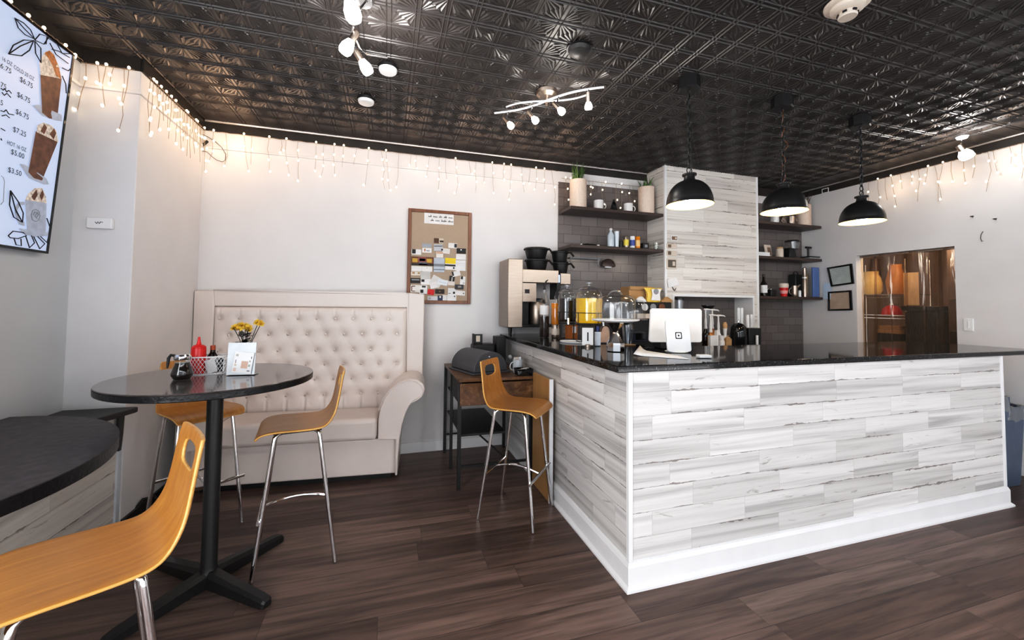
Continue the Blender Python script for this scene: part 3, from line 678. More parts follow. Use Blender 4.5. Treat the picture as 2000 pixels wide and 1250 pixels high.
for u, v in ((1901,424),(1946,429)):
    p = Vector((5.378,2.336,2.322)); p = Vector((5.378,2.412,2.347)) if u == 1901 else Vector((5.378,2.259,2.292))
    n = MB().tube([p, p+Vector((-.02,.012,.008)), p+Vector((-.028,-.014,.006))], .004, 5).build('wall_screw', M['black'], None); tag(n, 'bent dark screw in the wall above the wire hook, '+('on the doorway side' if u == 1901 else 'away from the doorway'), 'screw')
# certificates
def certificate(quad, label, pap):
    Q = [Vector(q) for q in quad]; ce = sum(Q, Vector())/4
    t = thing('framed_certificate', label, 'picture frame', (5.37, ce.y, ce.z), group='framed certificates')
    ins = [q+(ce-q)*.16 for q in Q]; dp = Vector((.012,0,0)); b = MB()
    fr_ = [(Q[i],Q[(i+1)%4],ins[(i+1)%4],ins[i]) for i in range(4)]
    for f_ in fr_: b.rings([[p-dp for p in f_],[p+dp*.6 for p in f_]])
    b.build('frame', M['black_gloss'], t, smooth=0)
    ins2 = [q+(ce-q)*.155 for q in Q]
    b = MB(); b.rings([[p-dp*.3 for p in ins2],[p+dp*.5 for p in ins2]]); b.build('paper', pap, t, smooth=0)
    ln = MB(); r_ = (ins[1]-ins[0]); d_ = (ins[3]-ins[0])
    for fv, f0, f1 in ((.2,.3,.7),(.32,.25,.75),(.45,.15,.85),(.55,.2,.8),(.8,.3,.5)):
        ln.tube([ins[0]+r_*f0+d_*fv-dp*.4, ins[0]+r_*f1+d_*fv-dp*.4], .0016, 4)
    ln.build('printed_lines', M['grey'], t)
certificate([(5.360,3.764,1.968),(5.360,3.477,1.994),(5.360,3.459,1.751),(5.360,3.719,1.724)], 'black-framed certificate with grey-green paper, upper of the two by the doorway', COL('cert_green', (.50,.55,.53), .5))
certificate([(5.360,3.757,1.660),(5.360,3.489,1.672),(5.360,3.482,1.431),(5.360,3.762,1.419)], 'black-framed certificate with tan paper, lower of the two by the doorway', COL('cert_tan', (.55,.43,.33), .5))
b = MB(); b.face([(5.352,3.807,1.773),(5.352,3.706,1.775),(5.352,3.729,1.562),(5.352,3.817,1.576)]); tag(b.build('paper_sheet', COL('blue_paper', (.55,.65,.75), .7), None, smooth=0, solid=.002), 'pale blue paper sheet stuck between shelf end and the two certificates', 'paper')

# ------------------------------------------------------------------ notice board and everything pinned on it
cb = thing('notice_board', 'cork notice board in a reddish wooden frame above the end of the bench', 'notice board', (.49,YB-.02,1.46))
bx0, bx1, bz0, bz1 = .172, .805, 1.455, 2.395
for lo, hi in (((bx0,0,bz0),(bx0+.032,0,bz1)),((bx1-.032,0,bz0),(bx1,0,bz1)),((bx0+.032,0,bz0),(bx1-.032,0,bz0+.032)),((bx0+.032,0,bz1-.032),(bx1-.032,0,bz1))):
    MB().box((lo[0],YB-.034,lo[2]),(hi[0],YB-.002,hi[2])).build('frame_rail', M['cork_frame'], cb, bevel=.003)
MB().box((bx0+.03,YB-.022,bz0+.03),(bx1-.03,YB-.004,bz1-.03)).build('cork_panel', M['cork'], cb, smooth=0)
YC = YB-.0235
def card(rect, c, label, rot=0, extra=(), k=0, name='business_card', cat='card'):
    x0, z0, x1, z1 = rect; t = thing(name, label, cat, ((x0+x1)/2, YC-.0012*k, (z0+z1)/2), group='cards pinned on the notice board')
    ce = Vector(((x0+x1)/2, 0, (z0+z1)/2)); R = Matrix.Rotation(math.radians(rot),3,'Y')
    def quad(fx0,fz0,fx1,fz1,y):
        pts = []
        for fx, fz in ((fx0,fz0),(fx1,fz0),(fx1,fz1),(fx0,fz1)):
            p = Vector((x0+(x1-x0)*fx, 0, z0+(z1-z0)*fz)); p = R@(p-ce)+ce; pts.append((p.x, y, p.z))
        return pts
    y = YC-.0012*k
    b = MB(); q = quad(0,0,1,1,y); b.rings([q, [(p[0],p[1]-.0008,p[2]) for p in q]]); b.build('sheet', COL(f'card_{len(M)}' , c, .6) if not isinstance(c,str) else M[c], t, smooth=0)
    for (fx0,fz0,fx1,fz1,cc) in extra:
        b = MB(); b.face(quad(fx0,fz0,fx1,fz1,y-.0013)); b.build('print', COL('prt_%d_%d_%d' % tuple(int(v*99) for v in cc), cc, .6), t, smooth=0)
    return t
W_, K_ = (.78,.77,.76), (.015,.014,.016)
card((0.327,2.256,0.621,2.364), W_, 'large white handwritten notice at the top of the board', k=1, name='paper_notice', cat='notice')
wr = MB(); x0,z0,x1,z1 = (0.327,2.256,0.621,2.364)
rr = random.Random(4)
for ln_, (fa, fb) in enumerate(((.14,.96),(.22,.92))):
    zz = z0+(z1-z0)*(.66-.36*ln_); x = x0+(x1-x0)*fa
    while x < x0+(x1-x0)*fb:
        n_ = rr.randint(3,5)
        for q in range(n_):
            h = rr.choice((.011,.013,.024)); wr.tube([(x,YC-.0035,zz-.006),(x+.003,YC-.0035,zz-.006+h),(x+.007,YC-.0035,zz-.003)], .0024, 4); x += .0105
        x += .016
o = wr.build('handwriting', M['ink'], [c for c in C.objects if c.get('label','').startswith('large white handwritten')][0])
cards = [
 ((0.426,2.063,0.522,2.112), (.62,.55,.46), 'photo card of a brown interior, highest of the small cards', 0, [(0,.0,.52,1,(.10,.045,.02)),(.6,.2,1,.6,(.05,.03,.02))]),
 ((0.311,2.016,0.404,2.052), (.36,.39,.43), 'grey-blue card above a white logo card', 2, []),
 ((0.571,2.020,0.659,2.071), W_, 'white card with a small dark portrait near the right of the board', 2, [(.68,.15,.98,.9,(.03,.03,.04))]),
 ((0.426,1.985,0.516,2.052), (.48,.50,.53), 'grey card crossed by a dark line', -3, [(.02,.66,.98,.76,K_),(.8,.05,1,.3,K_)]),
 ((0.314,1.962,0.405,2.010), W_, 'white card with an orange squiggle under the grey-blue card', 0, [(.2,.25,.34,.8,(.5,.2,.1)),(.42,.3,.8,.5,(.3,.3,.3))]),
 ((0.211,1.937,0.304,1.990), W_, 'white card with a black photo strip at the board edge', 0, [(.05,.2,.42,1,K_)]),
 ((0.513,1.961,0.587,2.013), (.70,.66,.63), 'plain off-white card tucked at a tilt', 4, []),
 ((0.451,1.917,0.520,1.975), (.74,.70,.66), 'cream card with an orange heading', 0, [(.05,.72,.95,.92,(.55,.28,.16))]),
 ((0.656,1.969,0.751,2.022), K_, 'black card with a white emblem at the right edge of the board', 0, [(.4,.6,.55,.85,W_)]),
 ((0.651,1.906,0.752,1.963), W_, 'blank white card under the black emblem card', 0, []),
 ((0.209,1.832,0.427,1.919), (.16,.06,.03), 'wide photo flyer with yellow chairs and a pink sign', 0, [(.05,.35,.28,.8,(.55,.36,.06)),(.68,.35,.92,.8,(.55,.36,.06)),(.3,.4,.66,.95,(.30,.10,.09)),(.36,.5,.62,.8,(.62,.30,.30)),(.0,.0,1,.22,K_),(.35,.05,.72,.38,(.13,.14,.17))]),
 ((0.428,1.772,0.536,1.913), (.46,.51,.57), 'tall pale blue flyer with a grey skyline', 0, [(0,.40,1,.58,(.22,.23,.25)),(0,.15,1,.2,(.12,.15,.2))]),
 ((0.540,1.799,0.649,1.918), W_, 'card with a bright yellow top half', 1, [(0,.52,1,1,(.80,.58,.02)),(0,.3,1,.46,K_),(.75,.1,.9,.24,K_)]),
 ((0.647,1.793,0.751,1.900), (.76,.76,.77), 'tall plain white sheet at the right edge', 0, [(.0,.70,.9,.715,(.5,.5,.5))]),
 ((0.213,1.774,0.312,1.824), W_, 'white card below the wide flyer, next to the frame', 0, []),
 ((0.314,1.773,0.415,1.823), W_, 'white card below the wide flyer, farther from the frame', 0, [(.45,.65,.52,.8,(.3,.3,.35))]),
 ((0.208,1.733,0.299,1.770), (.70,.64,.56), 'cream card with two tan pictures', 0, [(.15,.4,.42,.85,(.4,.22,.1)),(.72,.4,.95,.8,(.4,.25,.1))]),
 ((0.302,1.696,0.399,1.771), (.55,.54,.52), 'grey-white folded sheet under the white cards', -3, []),
 ((0.613,1.736,0.696,1.789), W_, 'tilted white card with a dark corner', -14, [(.0,.2,.2,1,K_)]),
 ((0.207,1.655,0.300,1.705), K_, 'black card with a white line near the left frame rail', 0, [(.1,.6,.9,.75,(.5,.5,.5))]),
 ((0.306,1.642,0.404,1.698), W_, 'white card with a black blot beside the black card', 0, [(.05,.5,.35,1,K_)]),
 ((0.402,1.631,0.511,1.727), (.66,.64,.62), 'crumpled grey-white paper in the middle', 28, []),
 ((0.470,1.643,0.570,1.698), (.72,.76,.80), 'pale blue tilted card over the crumpled paper', 10, [(.1,.4,.9,.5,(.5,.55,.6))]),
 ((0.395,1.608,0.471,1.669), (.75,.73,.72), 'blank white card leaning under the crumpled paper', -14, []),
 ((0.586,1.671,0.639,1.738), K_, 'black card with a pale figure', 6, [(.4,.2,.65,.8,(.45,.42,.4))]),
 ((0.573,1.643,0.642,1.683), (.70,.64,.60), 'pinkish card under the black figure card', 4, []),
 ((0.696,1.651,0.750,1.736), W_, 'white card with a black figure at the right frame rail', 3, [(.1,.65,.5,1,K_),(.5,.1,.9,.3,(.5,.5,.52))]),
 ((0.642,1.604,0.732,1.652), (.05,.05,.055), 'dark photo card above two white cards', 0, [(.35,.35,.75,.75,(.3,.28,.26))]),
 ((0.208,1.564,0.296,1.637), (.76,.72,.68), 'card with a big brown letter C', 0, [(.08,.2,.18,.85,(.15,.07,.03)),(.14,.78,.5,.9,(.15,.07,.03)),(.14,.12,.5,.22,(.15,.07,.03))]),
 ((0.295,1.552,0.369,1.635), W_, 'white card with two black blots beside the letter C card', 0, [(.3,.75,.8,.95,K_),(.1,.1,.5,.5,K_)]),
 ((0.374,1.544,0.437,1.597), (.62,.02,.02), 'bright red torn card', 8, [(.2,.05,.4,.4,(.4,.01,.01))]),
 ((0.447,1.555,0.538,1.601), (.035,.022,.018), 'dark brown card with a gold mark', 0, [(.4,.4,.6,.6,(.25,.16,.06))]),
 ((0.575,1.543,0.653,1.614), (.72,.72,.72), 'white card with black dots near the bottom', 0, [(.65,.2,.9,.5,K_),(.05,.2,.35,.28,K_)]),
 ((0.648,1.543,0.748,1.589), W_, 'white card at the right end of the lowest rows', 4, [(.8,.35,.9,.6,K_)]),
 ((0.375,1.488,0.473,1.529), (.60,.61,.62), 'grey card in the bottom row', 0, [(.1,.3,.3,.7,(.35,.36,.38))]),
 ((0.473,1.489,0.523,1.538), (.03,.05,.10), 'navy card with a white disc in the bottom row', 0, [(.35,.5,.65,.9,W_)]),
 ((0.520,1.489,0.563,1.543), (.74,.73,.72), 'round-looking white card in the bottom row', 0, []),
 ((0.567,1.487,0.660,1.546), (.76,.76,.76), 'white card with a black dot in the bottom row', 0, [(.75,.65,.88,.85,K_)]),
]
for i, (r_, c, l, ro, ex) in enumerate(cards):
    if r_[3]-r_[1] > 0: card(r_, c, l+' of the notice board' if 'board' not in l else l, ro, ex, k=2+(i % 4))

# ------------------------------------------------------------------ things on the round table
ZT = 1.0673
def syrup():
    p = Vector((-0.973,2.423,1.067)); t = thing('syrup_pitcher', 'small glass syrup pitcher of dark syrup with a chrome lid', 'syrup pitcher', p)
    body = [(0,.0),(.036,0),(.040,.006),(.0465,.022),(.0465,.036),(.040,.056),(.031,.078),(.030,.098)]
    MB().lathe(body+[(.0,.098)], p, 28).build('glass_body', M['glass'], t, smooth=60)
    MB().lathe([(0,.004),(.034,.004),(.0445,.022),(.0445,.036),(.038,.056),(.0295,.078),(.0295,.084),(0,.084)], p, 28).build('syrup', M['cola'], t, smooth=60)
    MB().lathe([(0,.0985),(.034,.0985),(.036,.102),(.036,.116),(.030,.124),(0,.126)], p, 28).build('lid', M['chrome'], t)
    d = Vector((-.9,-.1,0)).normalized()
    MB().tube([p+d*.030+Vector((0,0,.118)),p+d*.048+Vector((0,0,.122)),p+d*.056+Vector((0,0,.108)),p+d*.058+Vector((0,0,.080)),p+d*.060+Vector((0,0,.058))], [.007,.007,.007,.006,.003], 8).build('handle', M['black'], t)
syrup()
def basket():
    p = Vector((-0.920,2.595,1.067)); t = thing('wire_basket', 'white oval wire basket holding condiments on the round table', 'basket', p, .30)
    R = wm(t); a0, b0, a1, b1, h = .090, .056, .102, .066, .092
    def pt(s, z): f = z/h; return (( a0+(a1-a0)*f)*math.cos(s), (b0+(b1-b0)*f)*math.sin(s), z+.002)
    r1 = MB()
    for z in (.0,h): r1.tube([pt(2*PI*k/40,z) for k in range(40)], .0034 if z else .0030, 6, closed=True)
    r1.bm.transform(R); r1.build('rim', M['plastic'], t)
    w = MB(); n = 34
    for k in range(n):
        for sg in (1,-1): w.tube([pt(2*PI*k/n+sg*.62*f/5, h*f/5) for f in range(6)], .0013, 4)
    w.bm.transform(R); w.build('lattice', M['plastic'], t, weld=False)
    f = MB(); f.lathe([(0,.0005),(1,.0005),(1,.0025),(0,.0025)], (0,0,0), 32, a0, b0); f.bm.transform(R); f.build('floor', M['plastic'], t)
    return p, R
bp_, bR = basket()
def kb():
    p = bR@Vector((-.048,.0,.0035)); t = thing('ketchup_bottle', 'red squeeze bottle with a pointed nozzle standing in the wire basket', 'squeeze bottle', p)
    MB().lathe([(0,0),(.030,0),(.0335,.004),(.0335,.132),(.031,.138),(0,.138)], p, 28).build('body', M['red'], t)
    MB().lathe([(.0,.1385),(.033,.1385),(.033,.142),(.024,.150),(.012,.154),(.0085,.165),(.0045,.195),(.0,.196)], p, 24).build('nozzle_cap', M['red'], t)
kb()
def sauce():
    p = bR@Vector((.012,.038,.0035)); t = thing('sauce_bottle', 'slim dark sauce bottle with an orange-red cap in the wire basket', 'sauce bottle', p)
    MB().lathe([(0,0),(.022,0),(.024,.004),(.024,.085),(.013,.105),(.012,.118),(0,.118)], p, 20).build('body', M['cola'], t)
    MB().lathe([(0,.1185),(.0125,.1185),(.0125,.141),(.011,.143),(0,.143)], p, 20).build('cap', COL('rust_cap', (.40,.075,.02), .4), t)
    MB().lathe([(.0245,.03),(.0248,.03),(.0248,.08),(.0245,.08)], p, 20, cap0=False, cap1=False).build('label', M['paper'], t)
sauce()
rr = random.Random(2)
pk = ['white sugar packet at the open end of the wire basket','grey sweetener packet in the middle of the wire basket','dark jam packet behind the sugar packet in the basket','striped creamer packet leaning on the basket rim']
for i in range(4):
    p = bR@Vector((.018+.016*i,-.025+.012*(i%3),.0045)); b = MB(); b.cbox((0,0,.038),(.045,.006,.072)); b.bm.transform(Matrix.Translation(p)@Matrix.Rotation(.3+.5*i,4,'Z')@Matrix.Rotation(.16*(i-1.5),4,'Y'))
    tag(b.build('condiment_packet', [M['paper'],M['grey'],M['black'],M['plastic']][i], None, bevel=.002), pk[i], 'packet', 'packets in the wire basket')
def sign():
    p = Vector((-0.733,2.485,1.067)); t = thing('sign_holder', 'frosted acrylic table sign holder with a tilted printed card', 'sign holder', p, -.10)
    R = wm(t); b = MB(); b.box((-.072,-.004,.0),(.062,.0,.168)); b.box((-.072,-.003,.0),(.062,.055,.004)); b.bm.transform(R@Matrix.Rotation(math.radians(-5),4,'X'))
    b.bm.transform(Matrix.Translation((0,0,.004))); b.build('acrylic_stand', COL('frosted_acrylic', (.60,.63,.66), .25), t)
    c = MB(); c.box((-.045,-.0075,-.055),(.047,-.0062,.055)); T_ = R@Matrix.Translation((.006,.0,.068))@Matrix.Rotation(math.radians(6),4,'Y')@Matrix.Rotation(math.radians(-5),4,'X')
    c.bm.transform(T_); cd = c.build('card', M['paper'], t)
    pr = [(-.006,-.030,.026,.008,(.62,.42,.33)),(-.038,.030,-.026,.042,(.5,.45,.4)),(-.036,-.006,-.032,.012,(.25,.2,.2)),(-.04,-.048,-.026,-.03,(.75,.55,.45)),(-.038,-.02,-.028,-.010,(.6,.5,.4)),(.036,.022,.040,.034,(.1,.1,.1)),(.030,.004,.037,.014,(.4,.4,.35)),(.028,-.02,.038,-.008,(.4,.45,.35)),(.026,-.045,.040,-.038,(.3,.3,.3))]
    for x0,z0,x1,z1,cc in pr:
        q = MB(); q.face([T_@Vector(v) for v in ((x0,-.0079,z0),(x1,-.0079,z0),(x1,-.0079,z1),(x0,-.0079,z1))]); q.build('print', COL('sgn_%d_%d' % (int(x0*1e3), int(z0*1e3)), cc, .6), cd, smooth=0)
sign()
def flowers():
    p = Vector((-0.814,2.810,1.067)); t = thing('flower_vase', 'small vase of yellow flowers with dark leaves behind the sign holder', 'flowers', p)
    MB().lathe([(0,0),(.028,0),(.030,.01),(.026,.06),(.030,.10),(.028,.10),(.024,.06),(.026,.012),(0,.010)], p, 20).build('vase', M['black'], t)
    rr = random.Random(6)
    heads = [(-.060,.0,.232),(-.042,.012,.240),(-.022,-.008,.245),(-.005,.008,.240),(.012,-.004,.232),(-.030,-.014,.228),(.004,.012,.222),(.074,.0,.256),(.058,.008,.262)]
    for x, y, z in heads:
        s = MB(); s.tube([p+Vector((x*.1,y*.1,.07)), p+Vector((x*.5,y*.5,.16)), p+Vector((x,y,z-.008))], .0022, 5); st = s.build('stem', M['leaf_dark'], t)
        b = MB()
        for k in range(46):
            a = rr.random()*2*PI; e = rr.uniform(-.7,1.5); d = Vector((math.cos(a)*math.cos(e), math.sin(a)*math.cos(e), math.sin(e)*.9)); r_ = rr.uniform(.018,.026)
            n = d.orthogonal().normalized()*.0085; c_ = p+Vector((x,y,z)); b.face([c_, c_+d*r_*.6+n, c_+d*r_*1.1, c_+d*r_*.6-n])
        b.build('blossom', M['flower'], t, smooth=0, weld=False)
    b = MB()
    for k in range(40):
        a = rr.random()*2*PI; L = rr.uniform(.045,.075); z = rr.uniform(.12,.20); d = Vector((math.cos(a), math.sin(a), rr.uniform(-.1,.5))); n = Vector((-d.y,d.x,0)).normalized()*rr.uniform(.012,.020); o = p+Vector((-.008,0,z))
        b.face([o, o+d*L*.5+n, o+d*L, o+d*L*.5-n])
    tag(b.build('foliage', M['leaf_dark'], t, smooth=0, weld=False), 'dark leaves')
flowers()
# ------------------------------------------------------------------ burl side table and its load
sd = thing('side_table', 'burl-veneer side table on a black metal frame beside the counter', 'side table', (.87,3.6,0))
x0, x1, y0, y1 = .545, 1.175, 3.19, 4.06
MB().box((x0,y0,.838),(x1,y1,.865)).build('tabletop', M['burl'], sd, bevel=.004)
MB().box((x0+.01,y0-.008,.655),(x1-.005,y0+.010,.828)).build('drawer_front', M['burl'], sd, bevel=.003)
MB().box((x0+.01,y0+.011,.665),(x1-.01,y0+.4,.825)).build('drawer_box', M['black'], sd)
for lx, ly in ((x0,y0+.012),(x1-.03,y0+.012),(x0,y1-.04),(x1-.03,y1-.04)):
    MB().box((lx,ly,0),(lx+.028,ly+.028,.837)).build('leg', M['black_metal'], sd, bevel=.002)
MB().box((x0+.004,y0+.45,0),(x0+.030,y0+.476,.837)).build('side_upright', M['black_metal'], sd, bevel=.002)
MB().box((x0+.03,y0+.05,.40),(x1-.23,y1-.05,.418)).build('lower_shelf', M['black'], sd, bevel=.002)
MB().box((x0+.032,y0+.48,.63),(x0+.32,y1-.05,.648)).build('upper_shelf', M['black'], sd, bevel=.002)
MB().box((x0+.03,y0+.018,.165),(x1-.03,y0+.034,.183)).build('front_rail', M['black_metal'], sd)
MB().tube([(x0+.03,y1-.03,.18),(x1-.03,y1-.03,.18)], .009, 6).build('rear_rail', M['black_metal'], sd)
MB().tube([(x0+.18,y0+.12,.398),(x0+.42,y0+.03,.185)], .008, 6).build('brace', M['black_metal'], sd)
ZS = .8655
def dome():
    ang = math.radians(18); t = thing('roll_top_box', 'charcoal half-round metal lid box on the burl side table', 'bread box', (.79,3.57,ZS), ang)
    R = wm(t)
    n = 18; D = [( .165*math.cos(PI*k/n), .035+.150*math.sin(PI*k/n)) for k in range(n+1)]
    pr = [(.165,.018)]+D+[(-.165,.018)]
    b = MB(); b.prism(pr, (0,-.20,0), (1,0,0), (0,0,1), (0,.42,0)); b.bm.transform(R); b.build('domed_lid', M['charcoal'], t, bevel=.006)
    b = MB(); b.box((-.19,-.225,0),(.19,.225,.016)); b.bm.transform(R); b.build('base_tray', M['charcoal'], t, bevel=.006)
    b = MB(); b.lathe([(0,0),(.006,0),(.005,.006),(0,.008)], (0,0,0), 10, rot=Matrix.Rotation(PI/2,3,'X')); b.bm.transform(R@Matrix.Translation((-.02,-.201,.145))); b.build('knob', M['plastic'], t)
dome()
def mug(t, p, r, h, mat, hd, fill=None):
    """cup with a real wall and a looped handle pointing along hd"""
    p = Vector(p)
    MB().lathe([(0,0),(r*.82,0),(r*.95,.006),(r,h*.3),(r,h),(r-.004,h),(r-.005,.010),(0,.008)], p, 28).build('cup_body', mat, t, smooth=50)
    d = Vector((math.cos(hd), math.sin(hd), 0)); pts = [p+d*(r*.97)+Vector((0,0,h*.80))]
    for k in range(9): a = math.radians(80-160*k/8); pts.append(p+d*(r+.004+.026*math.cos(a))+Vector((0,0,h*.5+h*.28*math.sin(a))))
    pts.append(p+d*(r*.97)+Vector((0,0,h*.22)))
    MB().tube(pts, .0052, 8).build('handle', mat, t, smooth=60)
t = thing('coffee_mug', 'pale grey ceramic mug filled with packets beside the charcoal lid box', 'mug', (1.09,3.38,ZS)); mug(t, (1.09,3.38,ZS), .043, .115, COL('grey_ceramic', (.55,.58,.60), .2), PI*1.05)
for i, (dx, dy, c_) in enumerate(((-.012,.0,'beige'),(.010,.008,'paper'))):
    b = MB(); b.cbox((1.09+dx,3.38+dy,ZS+.083),(.046,.004,.1)); tag(b.build('sweetener_packet', M[c_], None), ('beige' if i == 0 else 'white')+' packet sticking out of the grey mug', 'packet')
t = thing('creamer_glass', 'small clear tumbler with a white creamer behind the grey mug', 'glass', (1.10,3.64,ZS))
MB().lathe([(0,0),(.030,0),(.036,.12),(.034,.12),(.029,.004),(0,.004)], (1.10,3.64,ZS), 20).build('tumbler', M['glass2'], t, smooth=50)
MB().ball((1.10,3.64,ZS+.1), .02, 10).build('creamer_cup', M['paper'], t)
t = thing('napkin_tray', 'small black tray of napkins and sachets on the side table corner', 'tray', (1.11,3.25,ZS))
b = MB(); b.rings([[(1.045,3.215,ZS),(1.165,3.215,ZS),(1.165,3.305,ZS),(1.045,3.305,ZS)],[(1.035,3.205,ZS+.055),(1.172,3.205,ZS+.055),(1.172,3.315,ZS+.055),(1.035,3.315,ZS+.055)]], True, True, False); b.build('tray_body', M['black_gloss'], t, solid=.004)
for i, (a_, c_) in enumerate(((.2,'paper'),(-.3,'beige'),(.5,'plastic'))):
    b = MB(); b.cbox((1.085+.02*i,3.255,ZS+.045+.006*i),(.05,.03,.004), a_); tag(b.build('sachet', M[c_], None), ['white sachet at the near end of the black tray','beige sachet in the middle of the black tray','glossy white sachet on top in the black tray'][i], 'sachet', 'sachets in the napkin tray')
t = thing('knife_block_case', 'black case with gear on top at the back of the side table', 'case', (.93,3.9,ZS))
MB().box((.80,3.87,ZS),(1.02,4.04,ZS+.20)).build('case_body', M['black'], t, bevel=.02, seg=3)
MB().box((.85,3.8685,ZS+.05),(.97,3.8695,ZS+.12)).build('case_label', M['black_gloss'], t)
tag(MB().box((1.03,3.87,ZS),(1.125,4.03,ZS+.27)).build('tall_box', M['black'], None, bevel=.004), 'tall narrow black box between the black case and the counter', 'box')
bb = thing('menu_stand', 'dark little photo stand on top of the black case', 'stand', (.86,3.92,ZS+.20))
b = MB(); b.box((.80,3.90,ZS+.2005),(.815,3.96,ZS+.30)); b.box((.82,3.93,ZS+.2005),(.90,3.94,ZS+.295)); b.build('stand_boards', M['black'], bb, bevel=.002)
MB().box((.835,3.926,ZS+.22),(.875,3.9295,ZS+.28)).build('photo', M['beige'], bb)

# tan board leaning along the counter side
lb = thing('leaning_board', 'tan wooden board with white edge leaning along the counter side', 'board', (1.19,3.1,0))
MB().box((1.160,2.82,.004),(1.183,3.18,.90)).build('board', M['tan_board'], lb, bevel=.002)
MB().box((1.157,2.805,.002),(1.186,2.8195,.905)).build('edge_strip', M['plastic'], lb, bevel=.001)

# black gear on the floor in the corner behind the stool
fl = thing('floor_adapter', 'black power brick with a stiff looped cable on the floor by the dark skirting', 'power adapter', (-1.5,3.3,0))
q = Vector((-1.484,3.326,0.040)); q.z = 0
MB().box((q.x-.05,q.y-.03,.001),(q.x+.05,q.y+.03,.035), .6).build('brick', M['black'], fl, bevel=.006)
MB().tube([q+Vector((.04,.02,.02)), q+Vector((.04,.04,.09)), q+Vector((0,.05,.13)), q+Vector((-.06,.05,.12)), q+Vector((-.09,.0,.06)), q+Vector((-.13,-.05,.012)), q+Vector((-.1,-.12,.01))], .012, 8).build('cable', M['black'], fl)

# ------------------------------------------------------------------ on the countertop, short arm
ZK = 1.1485
br = thing('coffee_brewer', 'tall brushed-steel twin coffee brewer at the wall end of the counter', 'coffee maker', (1.4,3.8,ZK))
z0b = (1.146,3.740,1.233)[2]; zt_ = (1.248,3.740,1.900)[2]
xa = (1.102,3.740,1.430)[0]; xb = (1.253,3.740,1.431)[0]
MB().box((xa,3.74,z0b),(xb,4.07,zt_)).build('back_column', M['steel'], br, bevel=.006)
zh0 = (1.365,3.780,1.675)[2]; zh1 = (1.364,3.780,1.807)[2]; xh = (1.648,3.800,1.746)[0]
MB().box((xb,3.78,zh0),(xh,4.06,zh1)).build('brew_head', M['steel'], br, bevel=.005)
zc0 = (1.374,3.800,1.482)[2]
MB().box((xb,3.80,zc0),((1.417,3.800,1.585)[0],4.05,zh0-.001)).build('control_panel', M['steel'], br, bevel=.004)
MB().box(((1.293,3.800,1.582)[0],3.796,(1.319,3.800,1.568)[2]),((1.341,3.800,1.583)[0],3.7995,(1.319,3.800,1.608)[2])).build('badge', M['black'], br)
MB().box((xb,3.86,z0b+.01),(xb+.10,4.05,zc0-.001)).build('cavity_back', M['black'], br)
MB().box((xb,3.78,z0b),(xh,4.06,z0b+.025)).build('base_plate', M['black'], br, bevel=.004)
for u_, y_ in ((xa+.03,3.77),(xb-.03,4.03),(xh-.03,3.80),(xh-.03,4.03)): MB().cyl((u_,y_,ZK),(u_,y_,z0b+.005),.010,.016).build('foot', M['black'], br)
MB().box((xh+.004,3.84,(1.679,3.840,1.512)[2]),(xh+.05,4.03,zh1-.035)).build('digital_panel', M['black'], br, bevel=.004)
MB().box((xh+.008,3.836,(1.683,3.840,1.686)[2]),(xh+.036,3.8395,(1.683,3.840,1.765)[2])).build('display', M['blue_lcd'], br)
MB().box((xh+.051,3.86,zh0-.005),(xh+.17,4.05,zh1-.02)).build('second_head', M['steel'], br, bevel=.005)
# thermal server under the head
ts = thing('thermal_server', 'steel coffee server with black lid under the brewer head', 'coffee server', (1.45,3.88,z0b))
sx, sy = (1.468,3.900,1.326)[0], 3.92
MB().lathe([(0,0),(.088,0),(.092,.008),(.092,.20),(.080,.225),(0,.225)], (sx,sy,z0b+.0255), 28).build('server_body', M['steel'], ts)
MB().lathe([(0,.2255),(.078,.2255),(.076,.25),(.05,.262),(0,.264)], (sx,sy,z0b+.0255), 24).build('lid', M['black'], ts)
# stacked brew baskets on the brewer
def funnel(p, r, label, k):
    t = thing('brew_basket', label, 'brew basket', p, group='black brew baskets')
    p = Vector(p); h = .115
    MB().lathe([(0,0),(r*.74,0),(r*.80,.01),(r*.97,h*.80),(r*1.08,h*.84),(r*1.08,h*.92),(r*1.0,h),(r*.94,h),(r*.75,.015),(0,.012)], p, 28).build('basket_bowl', M['black'], t)
    d = Vector((.5,-.85,0)); MB().tube([p+d*r+Vector((0,0,h*.8)), p+d*(r+.05)+Vector((0,0,h*.82)), p+d*(r+.09)+Vector((0,0,h*.45))], .010, 8).build('handle', M['black'], t)
fx, fy = (1.462,3.900,1.905)[0], 3.93
funnel((fx,fy,zh1+.001), .118, 'black brew basket directly on the brewer head, under another one', 0)
funnel((fx-.005,fy,zh1+.118), .122, 'black brew basket on top of the pile nearest the white wall', 1)
fx2 = (1.731,3.900,1.916)[0]
funnel((fx2,fy,zh1-.019), .085, 'lower black brew basket on the second brewer head', 2)
funnel((fx2-.01,fy,zh1+.098), .088, 'upper black brew basket in front of the tile edge', 3)

